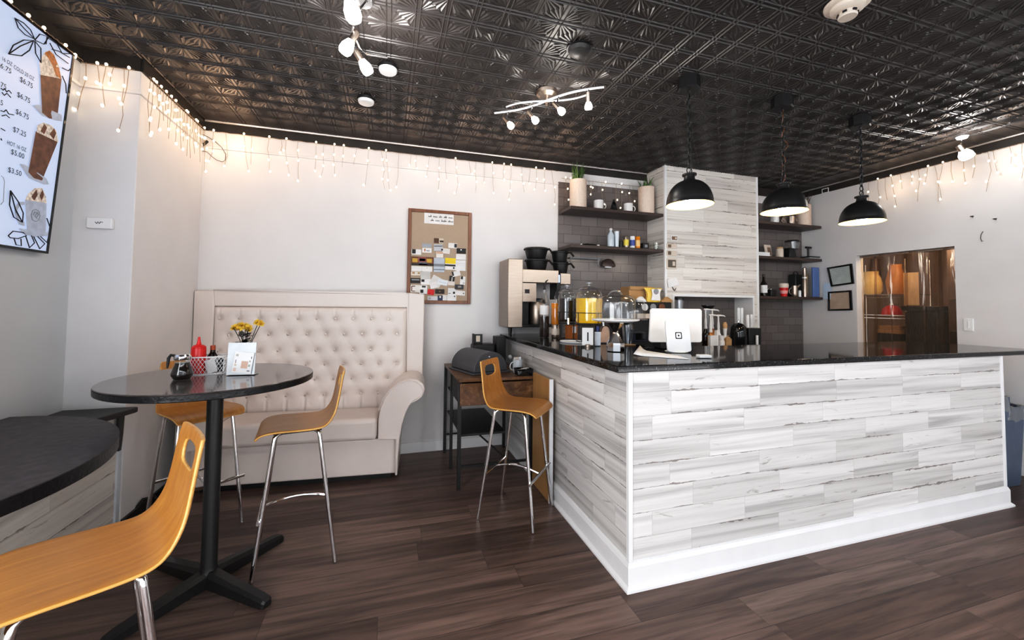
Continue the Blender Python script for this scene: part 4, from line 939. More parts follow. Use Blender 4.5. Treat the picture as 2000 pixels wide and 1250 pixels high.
def pourer(label, u, v, y, h, r, fill, fillmat, neck, lab=True, hbf=.62):
    """clear bottle with a thin metal pour spout"""
    x = (u, y); t = thing('syrup_bottle', label, 'bottle', (u,y,v))
    p = Vector((u,y,v))
    hb = h*hbf
    MB().lathe([(0,0),(r*.94,0),(r,.006),(r,hb*.8),(r*.85,hb*.92),(r*.35,hb+(h-hb)*.35),(r*.30,h*.86),(r*.34,h*.87),(r*.34,h*.9),(0,h*.9)], p, 24).build('bottle_glass', M['glass2'], t, smooth=60)
    MB().lathe([(0,.004),(r*.9,.004),(r*.93,.01),(r*.93,fill),(0,fill)], p, 24).build('liquid', fillmat, t)
    if lab: MB().lathe([(r*1.01,fill+.015),(r*1.02,fill+.016),(r*1.02,fill+.10),(r*1.01,fill+.101)], p, 24, cap0=False, cap1=False).build('label', M['paper'], t)
    MB().tube([p+Vector((0,0,h*.9)), p+Vector((0,0,h*.97)), p+Vector((.012,-.006,h*1.06)), p+Vector((.03,-.014,h*1.09))], [.013,.010,.008,.004], 8).build('pour_spout', M['black'], t)
    return t
b1 = (1.419,3.588,1.149); pourer('clear tall bottle with a little brown syrup in front of the coffee brewer', b1[0], b1[2], b1[1], .50, .046, .20, M['tea'], 1, True, .74)
b2 = (1.503,3.516,1.149)
st = thing('bottle_stand', 'short steel canister under the orange bottle on the counter', 'canister', b2)
MB().lathe([(0,0),(.036,0),(.038,.004),(.038,.118),(.036,.122),(0,.122)], b2, 24).build('can', M['steel'], st); MB().lathe([(.0385,.03),(.039,.03),(.039,.09),(.0385,.09)], b2, 24, cap0=False, cap1=False).build('label', M['beige'], st)
pourer('bottle of orange syrup standing on a steel canister', b2[0], b2[2]+.1225, b2[1], .30, .043, .20, M['orange'], 1, False)

def dispenser(p, label, r, h, mat, fill, tapdir):
    p = Vector(p); t = thing('drink_dispenser', label, 'drink dispenser', p, group='glass drink dispensers')
    hs = .145
    s = MB()
    for z in (.006,hs): s.tube([p+Vector((r*.9*math.cos(2*PI*k/32), r*.9*math.sin(2*PI*k/32), z)) for k in range(32)], .005, 6, closed=True)
    for k in range(4): a = 2*PI*k/4+.5; s.tube([p+Vector((r*.9*math.cos(a), r*.9*math.sin(a), .002)), p+Vector((r*.9*math.cos(a), r*.9*math.sin(a), hs))], .005, 6)
    s.tube([p+Vector((r*1.02*math.cos(2*PI*k/32), r*1.02*math.sin(2*PI*k/32), hs+.10)) for k in range(32)], .003, 6, closed=True)
    for k in range(4): a = 2*PI*k/4-1.35; s.tube([p+Vector((r*.9*math.cos(a), r*.9*math.sin(a), hs)), p+Vector((r*1.02*math.cos(a), r*1.02*math.sin(a), hs+.01)), p+Vector((r*1.02*math.cos(a), r*1.02*math.sin(a), hs+.1))], .003, 5)
    s.build('wire_stand', M['black_metal'], t)
    g0 = p+Vector((0,0,hs+.006))
    MB().lathe([(0,0),(r*.9,0),(r*.98,.012),(r,.03),(r,h*.86),(r*.93,h*.95),(r*.84,h),(r*.82,h),(r*.9,h*.94),(r*.975,h*.85),(r*.975,.03),(0,.008)], g0, 36).build('glass_jar', M['glass'], t, smooth=50)
    MB().lathe([(0,.010),(r*.9,.010),(r*.968,.03),(r*.968,fill),(0,fill)], g0, 36).build('drink', mat, t, smooth=50)
    MB().lathe([(0,h+.002),(r*.92,h+.002),(r*.95,h+.012),(r*.8,h+.026),(r*.3,h+.04),(.012,h+.045),(.012,h+.055),(.026,h+.062),(.026,h+.078),(.012,h+.086),(0,h+.087)], g0, 32).build('lid', M['glass2'], t, smooth=50)
    d = Vector((math.cos(tapdir), math.sin(tapdir), 0)); c_ = g0+Vector((0,0,.035))
    MB().tube([c_+d*(r*.96), c_+d*(r+.05), c_+d*(r+.055)+Vector((0,0,-.045))], [.011,.012,.010], 10).build('tap', M['chrome'], t)
    return t
dispenser((1.539,3.344,1.149), 'glass drink dispenser of dark tea behind the yellow one', .082, .26, M['tea'], .215, -1.9)
dispenser((1.621,3.082,1.149), 'glass drink dispenser half full of yellow juice', .113, .275, M['yellow'], .215, -1.3)
jb = (1.577,3.286,1.149); t = thing('tea_box', 'orange-brown paper box with white label under the dispensers', 'box', jb)
MB().box((jb[0]-.045,jb[1]+.02,ZK),(jb[0]+.05,jb[1]+.08,ZK+.13)).build('carton', COL('rust_carton', (.38,.12,.02), .5), t, bevel=.002); MB().box((jb[0]+.0,jb[1]+.0165,ZK+.06),(jb[0]+.035,jb[1]+.0195,ZK+.12)).build('label', M['paper'], t)
# tray, table number, sanitizer, napkin holder
tp = (1.479,3.062,1.149); t = thing('serving_tray', 'thin white serving tray at the counter edge under the number sign', 'tray', tp)
b = MB(); b.lathe([(0,.004),(.95,.004),(1.0,.014),(.985,.016),(.93,.008),(0,.008)], (0,0,0), 40, .13, .095); b.bm.transform(Matrix.Translation((tp[0],tp[1],ZK-.0035))@Matrix.Rotation(-.9,4,'Z')); b.build('tray_dish', M['plastic'], t, smooth=40)
np_ = Vector((1.417,2.711,1.149)); t = thing('table_number', 'white table number card reading 1 in a small metal clip', 'sign', np_)
MB().lathe([(0,0),(.022,0),(.022,.016),(.014,.022),(0,.022)], np_, 16).build('clip_base', M['steel'], t)
rv = Vector((.956,-.292,0)); nv = Vector((-.292,-.956,0)); lo = np_+Vector((0,0,.014))
b = MB(); b.rings([[lo+rv*x+nv*.0015+Vector((0,0,z)) for x, z in ((-.042,0),(.040,0),(.040,.128),(-.042,.128))],[lo+rv*x-nv*.0015+Vector((0,0,z)) for x, z in ((-.042,0),(.040,0),(.040,.128),(-.042,.128))]]); b.build('card', M['paper'], t, smooth=0)
text('1', .095, lo+nv*.003+Vector((0,0,.030)), rv, (0,0,1), M['ink'], t, 'number', 'CENTER', squash=1)
hp = Vector((1.527,2.764,1.149)); t = thing('sanitizer_bottle', 'flat clear sanitizer bottle with a dark blue cap beside the number card', 'bottle', hp)
b = MB(); b.cbox((0,0,.055),(.046,.026,.106)); b.bm.transform(Matrix.Translation(hp)@Matrix.Rotation(-.3,4,'Z')); b.build('bottle_body', COL('clear_gel', (.66,.72,.80), .15), t, bevel=.006)
MB().lathe([(0,.1085),(.010,.1085),(.010,.118),(.013,.119),(.012,.150),(0,.150)], hp, 16).build('cap', M['navy'], t)
npk = Vector((1.669,2.897,1.149)); t = thing('napkin_holder', 'round-topped black-edged holder of peach napkins between sanitizer and cake stand', 'napkin holder', npk+Vector((.03,.05,0)))
o_ = npk+Vector((.03,.05,0)); pr = [(-.038,.0),(.038,.0),(.038,.09)]+[(.038*math.cos(PI*k/12), .09+.05*math.sin(PI*k/12)) for k in range(1,12)]+[(-.038,.09)]
MB().prism(pr, o_+Vector((0,0,.0)), (.956,-.292,0), (0,0,1), (.009,.03,0)).build('napkins', COL('peach_napkin', (.72,.52,.40), .7), t)
MB().tube([o_+Vector((.956*x,-.292*x,z))+Vector((-.003,-.008,.004)) for x, z in pr], .004, 6).build('wire_edge', M['black'], t)

# cake stand with clear dome
cp = Vector((1.480,2.434,1.149)); t = thing('cake_stand', 'chrome hourglass cake stand with pale plate under a clear dome', 'cake stand', cp)
MB().lathe([(0,0),(.058,0),(.060,.004),(.060,.058),(.052,.066),(.020,.118),(.017,.128),(.020,.138),(.054,.185),(.058,.196),(0,.196)], cp, 8).build('pedestal', M['chrome'], t, smooth=20)
MB().lathe([(0,.1965),(.10,.1965),(.150,.206),(.158,.212),(.158,.218),(.148,.214),(0,.206)], cp, 40).build('plate', M['ceramic'], t, smooth=50)
MB().lathe([(.128,.2145),(.130,.2145),(.132,.33),(.122,.36),(.080,.378),(0,.384)], cp, 40, cap0=False, cap1=False).build('dome', M['glass2'], t, smooth=60)
MB().tube(arc(cp+Vector((0,0,.378)), .045, 0, 180, 10, (.956,-.292,0), (0,0,.7)), .007, 8).build('dome_handle', M['glass2'], t)
# second dome further along, clear cups
c2 = Vector((1.983,3.017,1.149))+Vector((.10,.16,0)); t = thing('cake_dome', 'second clear cake dome behind the chrome cake stand', 'cake stand', c2)
MB().lathe([(0,0),(.06,0),(.05,.02),(.022,.05),(.020,.15),(.06,.175),(.15,.182),(.155,.19),(0,.19)], c2, 32).build('pedestal', M['glass2'], t, smooth=50)
MB().lathe([(.130,.1905),(.132,.1905),(.132,.32),(.11,.355),(0,.372)], c2, 36, cap0=False, cap1=False).build('dome', M['glass2'], t, smooth=60)
MB().ball(c2+Vector((0,0,.385)), .016, 12).build('dome_knob', M['glass2'], t)
q = Vector((1.805,2.789,1.149)); 
for k in range(3): tag(MB().lathe([(0,0),(.031,0),(.046,.12),(.048,.121),(.045,.12),(.030,.003),(0,.003)], q+Vector((0,0,.018*k)), 24).build('plastic_cup', M['glass2'], None, smooth=50), 'clear plastic cup beside the chrome cake stand, '+('bottom','middle','top')[k]+' one of the little stack', 'cup', 'stacked clear cups')
wp_ = Vector((1.744,2.722,1.149)); t = tag(MB().lathe([(0,.001),(.05,.001),(.055,.006),(0,.007)], wp_+Vector((.06,.05,0)), 24).build('coaster', M['wood_light'], None), 'round light wooden coaster by the clear cups', 'coaster')

# point of sale: white display, card terminal, papers
pp = Vector((1.865,2.266,1.149)); t = thing('payment_stand', 'white payment stand with a square black logo facing the customer', 'payment terminal', pp)
rv = Vector((.975,-.222,0)); bk = Vector((.222,.975,0)); uv = (Vector((0,0,1))*.985+bk*.17).normalized(); nv = rv.cross(uv)
if nv.y > 0: nv = -nv
b = MB(); rr_ = .016; W2, H2 = .083, .21
def rrect(w, h, r, n=5):
    out = []
    for cx_, cz_, a0 in ((w-r,h-r,0),(-w+r,h-r,90),(-w+r,r,180),(w-r,r,270)):
        for k in range(n+1): a = math.radians(a0+90*k/n); out.append((cx_+r*math.cos(a), cz_+r*math.sin(a)))
    return out
b.prism(rrect(W2,H2,rr_), pp+Vector((0,0,.006)), rv, uv, -nv*.016); b.build('stand_back', M['plastic'], t, bevel=.003)
lg = pp+Vector((0,0,.006))+uv*.108+nv*.0012
def ringpoly(w, wi, r, ri):
    o = [Vector(lg)+rv*x+uv*(z-w) for x, z in rrect(w, 2*w, r)]; i_ = [Vector(lg)+rv*x+uv*(z-wi) for x, z in rrect(wi, 2*wi, ri)]
    b = MB(); n = len(o)
    for k in range(n): b.face((o[k], o[(k+1)%n], i_[(k+1)%n], i_[k]))
    return b
ringpoly(.023,.0165,.007,.005).build('logo_ring', M['ink'], t, smooth=0)
b = MB(); b.face([lg+rv*x+uv*(z-.0055) for x, z in rrect(.0055,.011,.0015)]); b.build('logo_dot', M['ink'], t, smooth=0)
MB().lathe([(0,0),(.07,0),(.075,.004),(.06,.008),(0,.010)], pp+bk*.05, 28).build('foot', M['plastic'], t)
mp = pp+bk*.20+Vector((.070,0,0)); t = thing('pos_display', 'wide white back of a till display tilted behind the payment stand', 'monitor', mp)
uv2 = (Vector((0,0,1))*.94+bk*.34+rv*.19).normalized(); b = MB(); mw = .197
b.prism([(x+(.0 if z < .1 else .0), z) for x, z in rrect(mw,.262,.02)], mp+Vector((0,0,.048))+rv*.01, rv, uv2, bk*.022); b.build('display_back', M['plastic'], t, bevel=.004)
b = MB(); b.prism([(-.10,0),(.14,0),(.14,.05),(-.10,.05)], mp+Vector((0,0,.001)), rv, (0,0,1), bk*.14); b.build('display_base', M['black'], t, bevel=.006)
sh = MB(); a_, b_, c_, d_ = (1.465,2.201,1.150), (1.686,1.963,1.150), (1.741,2.143,1.150), (1.698,2.471,1.150)
n = 10
L0 = [Vector(a_)+(Vector(b_)-Vector(a_))*k/n for k in range(n+1)]; L1 = [Vector(d_)+(Vector(c_)-Vector(d_))*k/n for k in range(n+1)]
for k in range(n+1):
    h = .030*max(0,1-k/2.0)**2; L0[k].z += h*.3; L1[k].z += h
sh.rings([L0, L1], close=False); tag(sh.build('receipt_paper', M['paper'], None, smooth=60, solid=.0012), 'white paper sheet with a curled corner on the counter before the payment stand', 'paper')
cr = Vector((1.829,2.012,1.149)); b = MB(); b.cbox((0,0,.010),(.078,.05,.018)); b.bm.transform(Matrix.Translation(cr)@Matrix.Rotation(-.22,4,'Z'))
tag(b.build('card_reader', M['plastic'], None, bevel=.006, seg=3), 'small white card reader lying on the counter by the payment stand', 'card reader')
pr_ = Vector((2.016,2.919,1.149)); t = thing('receipt_printer', 'dark blue-black receipt printer behind the white papers', 'printer', pr_)
b = MB(); b.box((-.055,-.05,.0),(.075,.07,.085)); b.bm.transform(Matrix.Translation(pr_+Vector((.03,.12,0)))@Matrix.Rotation(-.22,4,'Z')); b.build('printer_body', COL('blue_black', (.02,.025,.045), .3), t, bevel=.006)
b = MB(); b.box((-.02,-.052,.02),(.06,-.0505,.075)); b.bm.transform(Matrix.Translation(pr_+Vector((.03,.12,0)))@Matrix.Rotation(-.22,4,'Z')); b.build('printer_window', M['black_gloss'], t)
q = Vector((1.779,2.478,1.151)); t = tag(MB().tube([q+Vector((-.06,.05,0)), q+Vector((-.03,.08,.004)), q+Vector((0,.03,0)), q+Vector((.03,.06,.003)), q+Vector((.055,.02,0)), q+Vector((.02,.0,.0)), q+Vector((.06,.1,.0))], .0045, 6).build('power_cable', M['black'], None), 'tangled black cable on the counter left of the payment stand', 'cable')

# ------------------------------------------------------------------ espresso corner behind the counter
em = thing('espresso_machine', 'dark espresso machine with round gauges beneath the cardboard box', 'espresso machine', (2.55,3.55,1.0))
ex0 = (2.347,3.500,1.442)[0]; ex1 = (2.783,3.500,1.446)[0]; ez0 = (2.525,3.500,1.382)[2]; ez1 = (2.525,3.500,1.495)[2]
MB().box((ex0,3.5,ez0),(ex1,3.76,ez1)).build('machine_head', M['black'], em, bevel=.008)
MB().box((ex0,3.56,1.001),(ex1,3.76,ez0-.001)).build('machine_back', M['black'], em)
MB().box((ex0-.01,3.44,ez0-.05),(ex1,3.56,ez0-.002)).build('drip_shelf', M['beige'], em, bevel=.003)
for u, gp in ((1259,(2.458,3.498,1.443)),(1275,(2.554,3.498,1.444)),(1292,(2.657,3.498,1.445))):
    g_ = Vector(gp); b = MB(); b.lathe([(0,0),(.035,0),(.036,.008),(.030,.012),(0,.011)], (0,0,0), 20, rot=Matrix.Rotation(PI/2,3,'X')); b.bm.transform(Matrix.Translation(g_)); ob = b.build('gauge', M['plastic'] if u == 1259 else (M['grey'] if u == 1275 else M['cork_frame']), em)
q0 = (2.348,3.600,1.530); q1 = (2.648,3.600,1.652)
t = thing('cardboard_box', 'small open cardboard box on top of the espresso machine', 'box', (q0[0],3.6,q0[2])); MB().box((q0[0],3.60,ez1+.001),(q1[0],3.76,q1[2])).build('carton', M['card'], t, bevel=.002)
MB().box((q0[0]+.001,3.585,q1[2]-.03),(q1[0]-.06,3.599,q1[2]+.003)).build('flap', M['card'], t)
q0 = (2.500,3.540,1.485); q1 = (2.684,3.540,1.640); t = thing('coffee_bag', 'white and yellow coffee bag slumped on the espresso machine', 'bag', q0)
xm, wz = (q0[0]+q1[0])/2, (q1[0]-q0[0])/2; z0c, z1c = ez1+.001, q1[2]
rs = []
for f_, w_, d_ in ((0,.85,.05),(.1,.95,.06),(.45,.78,.055),(.7,.85,.045),(.92,1.1,.015),(1,1.2,.006)):
    rs.append([(xm+wz*w_*math.cos(2*PI*k/16)*(1+.08*math.sin(3*k)), 3.545+d_*.65*math.sin(2*PI*k/16), z0c+(z1c-z0c)*f_) for k in range(16)])
MB().rings(rs).build('bag_body', COL('yellow_bag', (.85,.60,.12), .4), t, smooth=50)
MB().prism([(-.6*wz,.02),(.55*wz,.015),(.5*wz,.6*(z1c-z0c)),(.65*wz,.93*(z1c-z0c)),(-.55*wz,.9*(z1c-z0c)),(-.45*wz,.55*(z1c-z0c))], (xm,3.4965,z0c), (1,0,0), (0,0,1), (0,.006,0)).build('white_panel', M['paper'], t)
b = MB(); b.lathe([(0,0),(.03,0),(.03,.002),(0,.002)], (0,0,0), 20, rot=Matrix.Rotation(PI/2,3,'X')); b.bm.transform(Matrix.Translation((xm,3.4955,(z0c+z1c)/2+.035))); b.build('round_label', M['grey'], t)
for k, (u, c_, l) in enumerate((((2.432,3.520,1.463),'paper','white crumpled cloth heap on the espresso machine'),((2.736,3.520,1.466),'wood_light','tan crumpled paper bag on the espresso machine'))):
    q = Vector(u); q.z = ez1+.001; rs = []; rr = random.Random(k)
    for f_, w_ in ((0,.055),(.35,.06),(.8,.035),(1,.012)): rs.append([(q.x+w_*math.cos(2*PI*j/12)*rr.uniform(.8,1.2), q.y+w_*.6*math.sin(2*PI*j/12)*rr.uniform(.8,1.2), q.z+.055*f_) for j in range(12)])
    tag(MB().rings(rs).build('crumpled_'+('cloth','bag')[k], M[c_], None, smooth=30), l, ('cloth','bag')[k])

# things lined up before the niche
ZB = 1.0005
def syrup_pump(top, r, label, body, sgn=1):
    p = Vector((top[0], top[1], ZB)); H = top[2]-ZB; t = thing('syrup_pump', label, 'pump bottle', p, group='white syrup pumps')
    hb = H*.52
    MB().lathe([(0,0),(r*.95,0),(r,.006),(r,hb*.72),(r*.55,hb*.92),(r*.42,hb),(0,hb)], p, 20).build('bottle_body', body, t, smooth=50)
    MB().lathe([(0,hb+.0005),(r*.46,hb+.0005),(r*.46,hb+.02),(r*.34,hb+.03),(r*.42,hb+.06),(r*.30,hb+.10),(.008,hb+.115),(.007,H-.012),(0,H-.012)], p, 16).build('pump_collar', M['ceramic'], t, smooth=50)
    d = Vector((sgn*.956,-sgn*.292,0)); c_ = p+Vector((0,0,H-.006)); MB().tube([c_-d*.018, c_+d*.02, c_+d*.06+Vector((0,0,-.004)), c_+d*.072+Vector((0,0,-.014))], [.008,.009,.007,.005], 8).build('pump_spout', M['ceramic'], t)
syrup_pump((3.161,3.450,1.434), .035, 'white pump on a brown syrup bottle beside the till display edge', M['cola'])
syrup_pump((3.293,3.500,1.429), .035, 'tall white pump on an amber syrup bottle behind the others', COL('amber', (.45,.20,.05), .15))
syrup_pump((3.123,3.340,1.378), .034, 'short white pump on a dark orange bottle in front of the tall pumps', COL('amber2', (.55,.22,.04), .15))
syrup_pump((3.277,3.400,1.372), .034, 'white pump on a clear bottle with the longest spout toward the niche', M['plastic'])
def jar(p, prof, mat, name, label, cat, seg=20, parts=()):
    t = thing(name, label, cat, p)
    MB().lathe(prof, p, seg).build(name.split('_')[-1]+'_body', mat, t, smooth=45)
    for pn, pf, pm in parts: MB().lathe(pf, p, seg).build(pn, pm, t, smooth=45)
    return t
def onB(q): return (q[0], q[1], ZB)
q = onB((3.380,3.420,1.131)); h = (3.382,3.420,1.296)[2]-ZB
jar(q, [(0,0),(.026,0),(.028,.02),(.016,h*.55),(.020,h*.72),(.024,h*.78),(0,h*.78)], M['plastic'], 'pepper_mill', 'pale slim mill between the pumps and the dark hopper', 'mill', parts=[('mill_head', [(0,h*.781),(.022,h*.781),(.026,h*.9),(.012,h),(0,h)], M['wood_light'])])
q = onB((3.239,3.330,1.078)); h = (3.239,3.330,1.166)[2]-ZB
jar(q, [(0,0),(.036,0),(.036,h*.62),(.030,h*.7),(0,h*.7)], M['plastic'], 'sugar_jar', 'squat white jar in front of the pumps', 'jar', parts=[('lid', [(0,h*.701),(.030,h*.701),(.030,h),(0,h)], M['ceramic'])])
q = onB((3.094,3.285,1.085)); h = (3.095,3.285,1.171)[2]-ZB
t = thing('white_box', 'white square box at the foot of the pumps', 'box', q); MB().box((q[0]-.045,q[1]-.02,ZB),(q[0]+.035,q[1]+.015,ZB+h)).build('carton', M['plastic'], t, bevel=.003); MB().box((q[0]+.036,q[1]-.02,ZB),(q[0]+.052,q[1]+.015,ZB+h+.05)).build('tall_side', M['paper'], t, bevel=.002)
q = onB((3.332,3.320,1.067)); hz = (3.333,3.320,1.150)[2]
t = thing('wooden_tag', 'house-shaped pale wooden block by the dark hopper', 'block', q)
MB().prism([(-.036,0),(.036,0),(.036,hz-ZB-.025),(.018,hz-ZB-.008),(0.0,hz-ZB),(-.02,hz-ZB-.008),(-.036,hz-ZB-.022)], (q[0],q[1],ZB), (1,0,0), (0,0,1), (0,.03,0)).build('block', M['wood_light'], t, bevel=.002)
MB().lathe([(0,0),(.005,0),(.005,.016),(0,.018)], (q[0],q[1]+.015,hz+.0005), 8).build('peg', M['wood_light'], t)
# dark bean hopper
q = onB((3.540,3.400,1.044)); h = (3.544,3.400,1.292)[2]-ZB
jar(q, [(0,0),(.076,0),(.080,.02),(.082,h*.35),(.080,h*.6),(.075,h*.82),(.045,h*.95),(0,h)], M['black_gloss'], 'bean_hopper', 'glossy dark domed grinder hopper in front of the niche', 'grinder', 28, [('knob', [(0,h+.0005),(.015,h+.0005),(.012,h+.015),(0,h+.018)], M['chrome'])])
for i, (u, v0, l, w) in enumerate(((1442,601,'tall stack of clear lids behind the dark hopper, the one nearer the pumps',.020),(1448.5,601,'tall stack of clear lids behind the dark hopper, the one nearer the black box',.020))):
    a = (3.768,3.620,1.447); a = Vector(a); a.x += i*.046
    MBp = MB(); hh = a.z-ZB
    pf = [(0,0)]
    for k in range(14): pf += [(w, hh*k/14+.001), (w*.88, hh*(k+.6)/14)]
    pf += [(w*.8,hh),(0,hh)]
    tag(MBp.lathe(pf, (a.x,a.y,ZB), 16).build('lid_stack', M['plastic'], None, smooth=30), l, 'lids', 'stacks of pale cup lids')
for i, (du, top) in enumerate(((0, (3.834,3.560,1.369)),(1, (3.950,3.620,1.373)))):
    a = Vector(top); hh = a.z-ZB; pf = [(0,0)]
    for k in range(10): pf += [(.019, hh*k/10+.001), (.017, hh*(k+.6)/10)]
    pf += [(.015,hh),(0,hh)]
    tag(MB().lathe(pf, (a.x,a.y,ZB), 16).build('cup_sleeve', M['paper'], None, smooth=30), ('slim white column of nested cups beside the black box','slim white column of nested cups half hidden by the black box')[i], 'cups', 'columns of nested cups')
a, b_ = Vector((3.595,3.330,1.050)), Vector((3.769,3.330,1.235))
t = thing('black_caddy', 'black box caddy with a white tube at the column corner', 'caddy', (a.x,a.y,ZB)); MB().box((a.x+.008,3.33,ZB),(b_.x,3.43,b_.z)).build('caddy_box', M['black'], t, bevel=.004)
w0 = Vector((3.689,3.310,1.093)); MB().cyl((w0.x,3.312,ZB+.03),(w0.x,3.312,(3.690,3.310,1.162)[2]),.013).build('white_tube', M['paper'], t)
a = Vector((3.333,3.600,1.450)); hb_ = a.z-.03-ZB
jar((a.x,3.60,ZB), [(0,0),(.05,0),(.052,.01),(.052,hb_),(0,hb_)], M['glass2'], 'clear_canister', 'tall clear canister under a black bowl behind the white pumps', 'canister')
t = thing('black_bowl', 'black bowl sitting on a clear canister behind the white pumps', 'bowl', (a.x,3.60,a.z-.03)); MB().lathe([(0,0.0005),(.03,.0005),(.062,.035),(.066,.05),(.06,.05),(.03,.008),(0,.008)], (a.x,3.6,a.z-.03), 24).build('bowl_shell', M['black'], t); MB().lathe([(.067,.044),(.070,.044),(.070,.051),(.067,.051)], (a.x,3.6,a.z-.03), 24).build('bowl_rim', M['black_gloss'], t)
pc = Vector((2.984,3.630,1.545)); hb_ = pc.z-ZB
jar((pc.x,3.63,ZB), [(0,0),(.04,0),(.046,hb_-.02),(.044,hb_-.02),(.038,.004),(0,.004)], M['glass2'], 'clear_pitcher', 'tall clear container with black lid at the niche edge behind the till display', 'container', parts=[('lid', [(0,hb_-.0195),(.049,hb_-.0195),(.049,hb_),(0,hb_)], M['black'])])

# ------------------------------------------------------------------ wall shelves
def shelf(x0, x1, z, label, y0=3.80):
    return tag(MB().box((x0,y0,z-.032),(x1,YB-.021,z)).build('wall_shelf', M['shelf'], None, bevel=.002), label, 'shelf', 'dark walnut wall shelves')
ZU, ZL = 2.485, 2.085
shelf(1.785, 2.915, ZU, 'dark walnut shelf with two green planters and mugs, upper of two left of the column')
shelf(1.785, 2.915, ZL, 'dark walnut shelf with cans and bottles, lower of two left of the column')
R1, R2, R3 = 2.515, 2.085, 1.592
shelf(4.245, 5.36, R1, 'dark walnut shelf behind the middle pendant, top of the three in the corner', 3.83)
shelf(4.245, 5.36, R2, 'dark walnut shelf with blender jug, middle of the three in the corner', 3.83)
shelf(4.245, 5.36, R3, 'dark walnut shelf with the blue board, lowest of the three in the corner', 3.83)
def planter(x, y, z, r, h, label, leaf, lh, n, seed, mat='cream_pot'):
    t = thing('potted_plant', label, 'potted plant', (x,y,z)); p = (x,y,z)
    MB().lathe([(0,0),(r*.97,0),(r,.004),(r,h),(r-.007,h),(r-.008,h*.9),(0,h*.9)], p, 32).build('planter', M[mat], t, smooth=40)
    rr = random.Random(seed); b = MB()
    for k in range(n):
        a = rr.random()*2*PI; q = rr.random()**.5*r*.7; o = Vector((x+q*math.cos(a), y+q*math.sin(a), z+h*.9)); L = lh*rr.uniform(.55,1.0)
        d = Vector((rr.uniform(-.35,.35), rr.uniform(-.3,.3), 1)).normalized(); s = Vector((-math.sin(a),math.cos(a),0))*rr.uniform(.0035,.007)
        m_ = o+d*L*.55; e = o+d*L+Vector((d.x,d.y,0))*L*.25
        b.face([o-s, o+s, m_+s*.8, m_-s*.8]); b.face([m_-s*.8, m_+s*.8, e])
    b.build('grass_blades', M[leaf], t, smooth=0, weld=False)
yS = 3.90
def onshelf(q, z): return (q[0], q[1], z+.0005)
q = (1.917,3.900,2.527); planter(q[0], yS, ZU+.0005, .090, (1.916,3.900,2.786)[2]-ZU, 'tall smooth cream planter of green grass on the upper shelf', 'green', .26, 60, 1)
q = (2.777,3.920,2.544); planter(q[0], 3.92, ZU+.0005, .088, (2.777,3.920,2.796)[2]-ZU, 'dimpled cream planter of green grass against the plank column', 'green', .17, 55, 2)
q = onshelf((2.173,3.920,2.530), ZU); t = thing('white_mug', 'white mug next to the tall smooth planter on the upper shelf', 'mug', q); mug(t, q, .052, .112, M['ceramic'], -.2)
q = onshelf((2.544,3.920,2.531), ZU); t = thing('white_mug', 'white mug next to the dimpled planter on the upper shelf', 'mug', q); mug(t, q, .050, .108, M['ceramic'], -.2)
def figurine(q, label, mat):
    t = thing('pinecone_ornament', label, 'ornament', q); b = MB(); rr = random.Random(3); p = Vector(q)
    for lv in range(6):
        rad = .045*(1-lv*.13); z = .012+lv*.017
        for k in range(8): a = 2*PI*k/8+lv*.4; b.ball(p+Vector((rad*.75*math.cos(a), rad*.75*math.sin(a), z)), .0135*(1-.06*lv), 6, .9, 4)
    b.ball(p+Vector((0,0,.06)), .03, 8, 2, 5)
    b.build('ornament_body', mat, t, smooth=60, weld=False)
    MB().ball(p+Vector((0,0,.122)), .014, 10).build('ornament_tip', mat, t)
figurine(onshelf((2.350,3.900,2.529), ZU), 'shiny black knobbly ornament between the two white mugs', M['black_gloss'])
# lower shelf
q = onshelf((2.048,3.880,2.081), ZL); t = thing('black_tongs', 'pair of black tongs with white ends lying on the lower shelf', 'tongs', q)
MB().tube([(q[0]-.09,q[1],q[2]+.010),(q[0]-.03,q[1]+.01,q[2]+.022),(q[0]+.07,q[1]-.01,q[2]+.012)], .0095, 8).build('black_handle', M['black'], t); MB().tube([(q[0]-.06,q[1]+.03,q[2]+.01),(q[0]+.08,q[1]+.03,q[2]+.018)], .009, 8).build('second_handle', M['black'], t)
MB().ball((q[0]-.10,q[1],q[2]+.012), .012, 8).build('white_end', M['paper'], t); MB().box((q[0]+.08,q[1]-.02,q[2]),(q[0]+.105,q[1]+.01,q[2]+.02)).build('white_end', M['paper'], t)
q = Vector(onshelf((2.301,3.880,2.105), ZL)); h = (2.301,3.880,2.295)[2]-ZL
jar(q, [(0,0),(.032,0),(.036,.01),(.036,h*.62),(.024,h*.75),(.014,h*.8),(.014,h*.88),(0,h*.88)], COL('ice_glass', (.55,.62,.68), .08), 'glass_decanter', 'tall clear patterned bottle with a white ball stopper on the lower shelf', 'bottle', parts=[('stopper', [(0,h*.881),(.012,h*.881),(.018,h*.94),(.012,h),(0,h)], M['ceramic'])])
q = Vector(onshelf((2.374,3.880,2.098), ZL)); h = (2.370,3.880,2.266)[2]-ZL
jar(q, [(0,0),(.022,0),(.026,h),(.024,h),(.02,.006),(0,.006)], COL('ice_glass2', (.62,.68,.74), .1), 'tall_glass', 'narrow frosted glass beside the patterned bottle', 'glass')
q = Vector(onshelf((2.437,3.900,2.092), ZL)); jar(q, [(0,0),(.022,0),(.023,.07),(0,.07)], M['black'], 'black_tin', 'small black tin between frosted glass and silver can', 'tin', parts=[('lid', [(0,.0705),(.024,.0705),(.024,.08),(0,.08)], M['black_gloss'])])
for u, c_, lc_, l in ((1223,'steel',(.75,.6,.08),'silver can with a yellow mark, first of the three cans'),(1235,'paper',(.05,.09,.35),'white and dark blue can, middle of the three cans'),(1245.5,'paper',(.80,.45,.16),'orange-cream can, last of the three cans')):
    pass
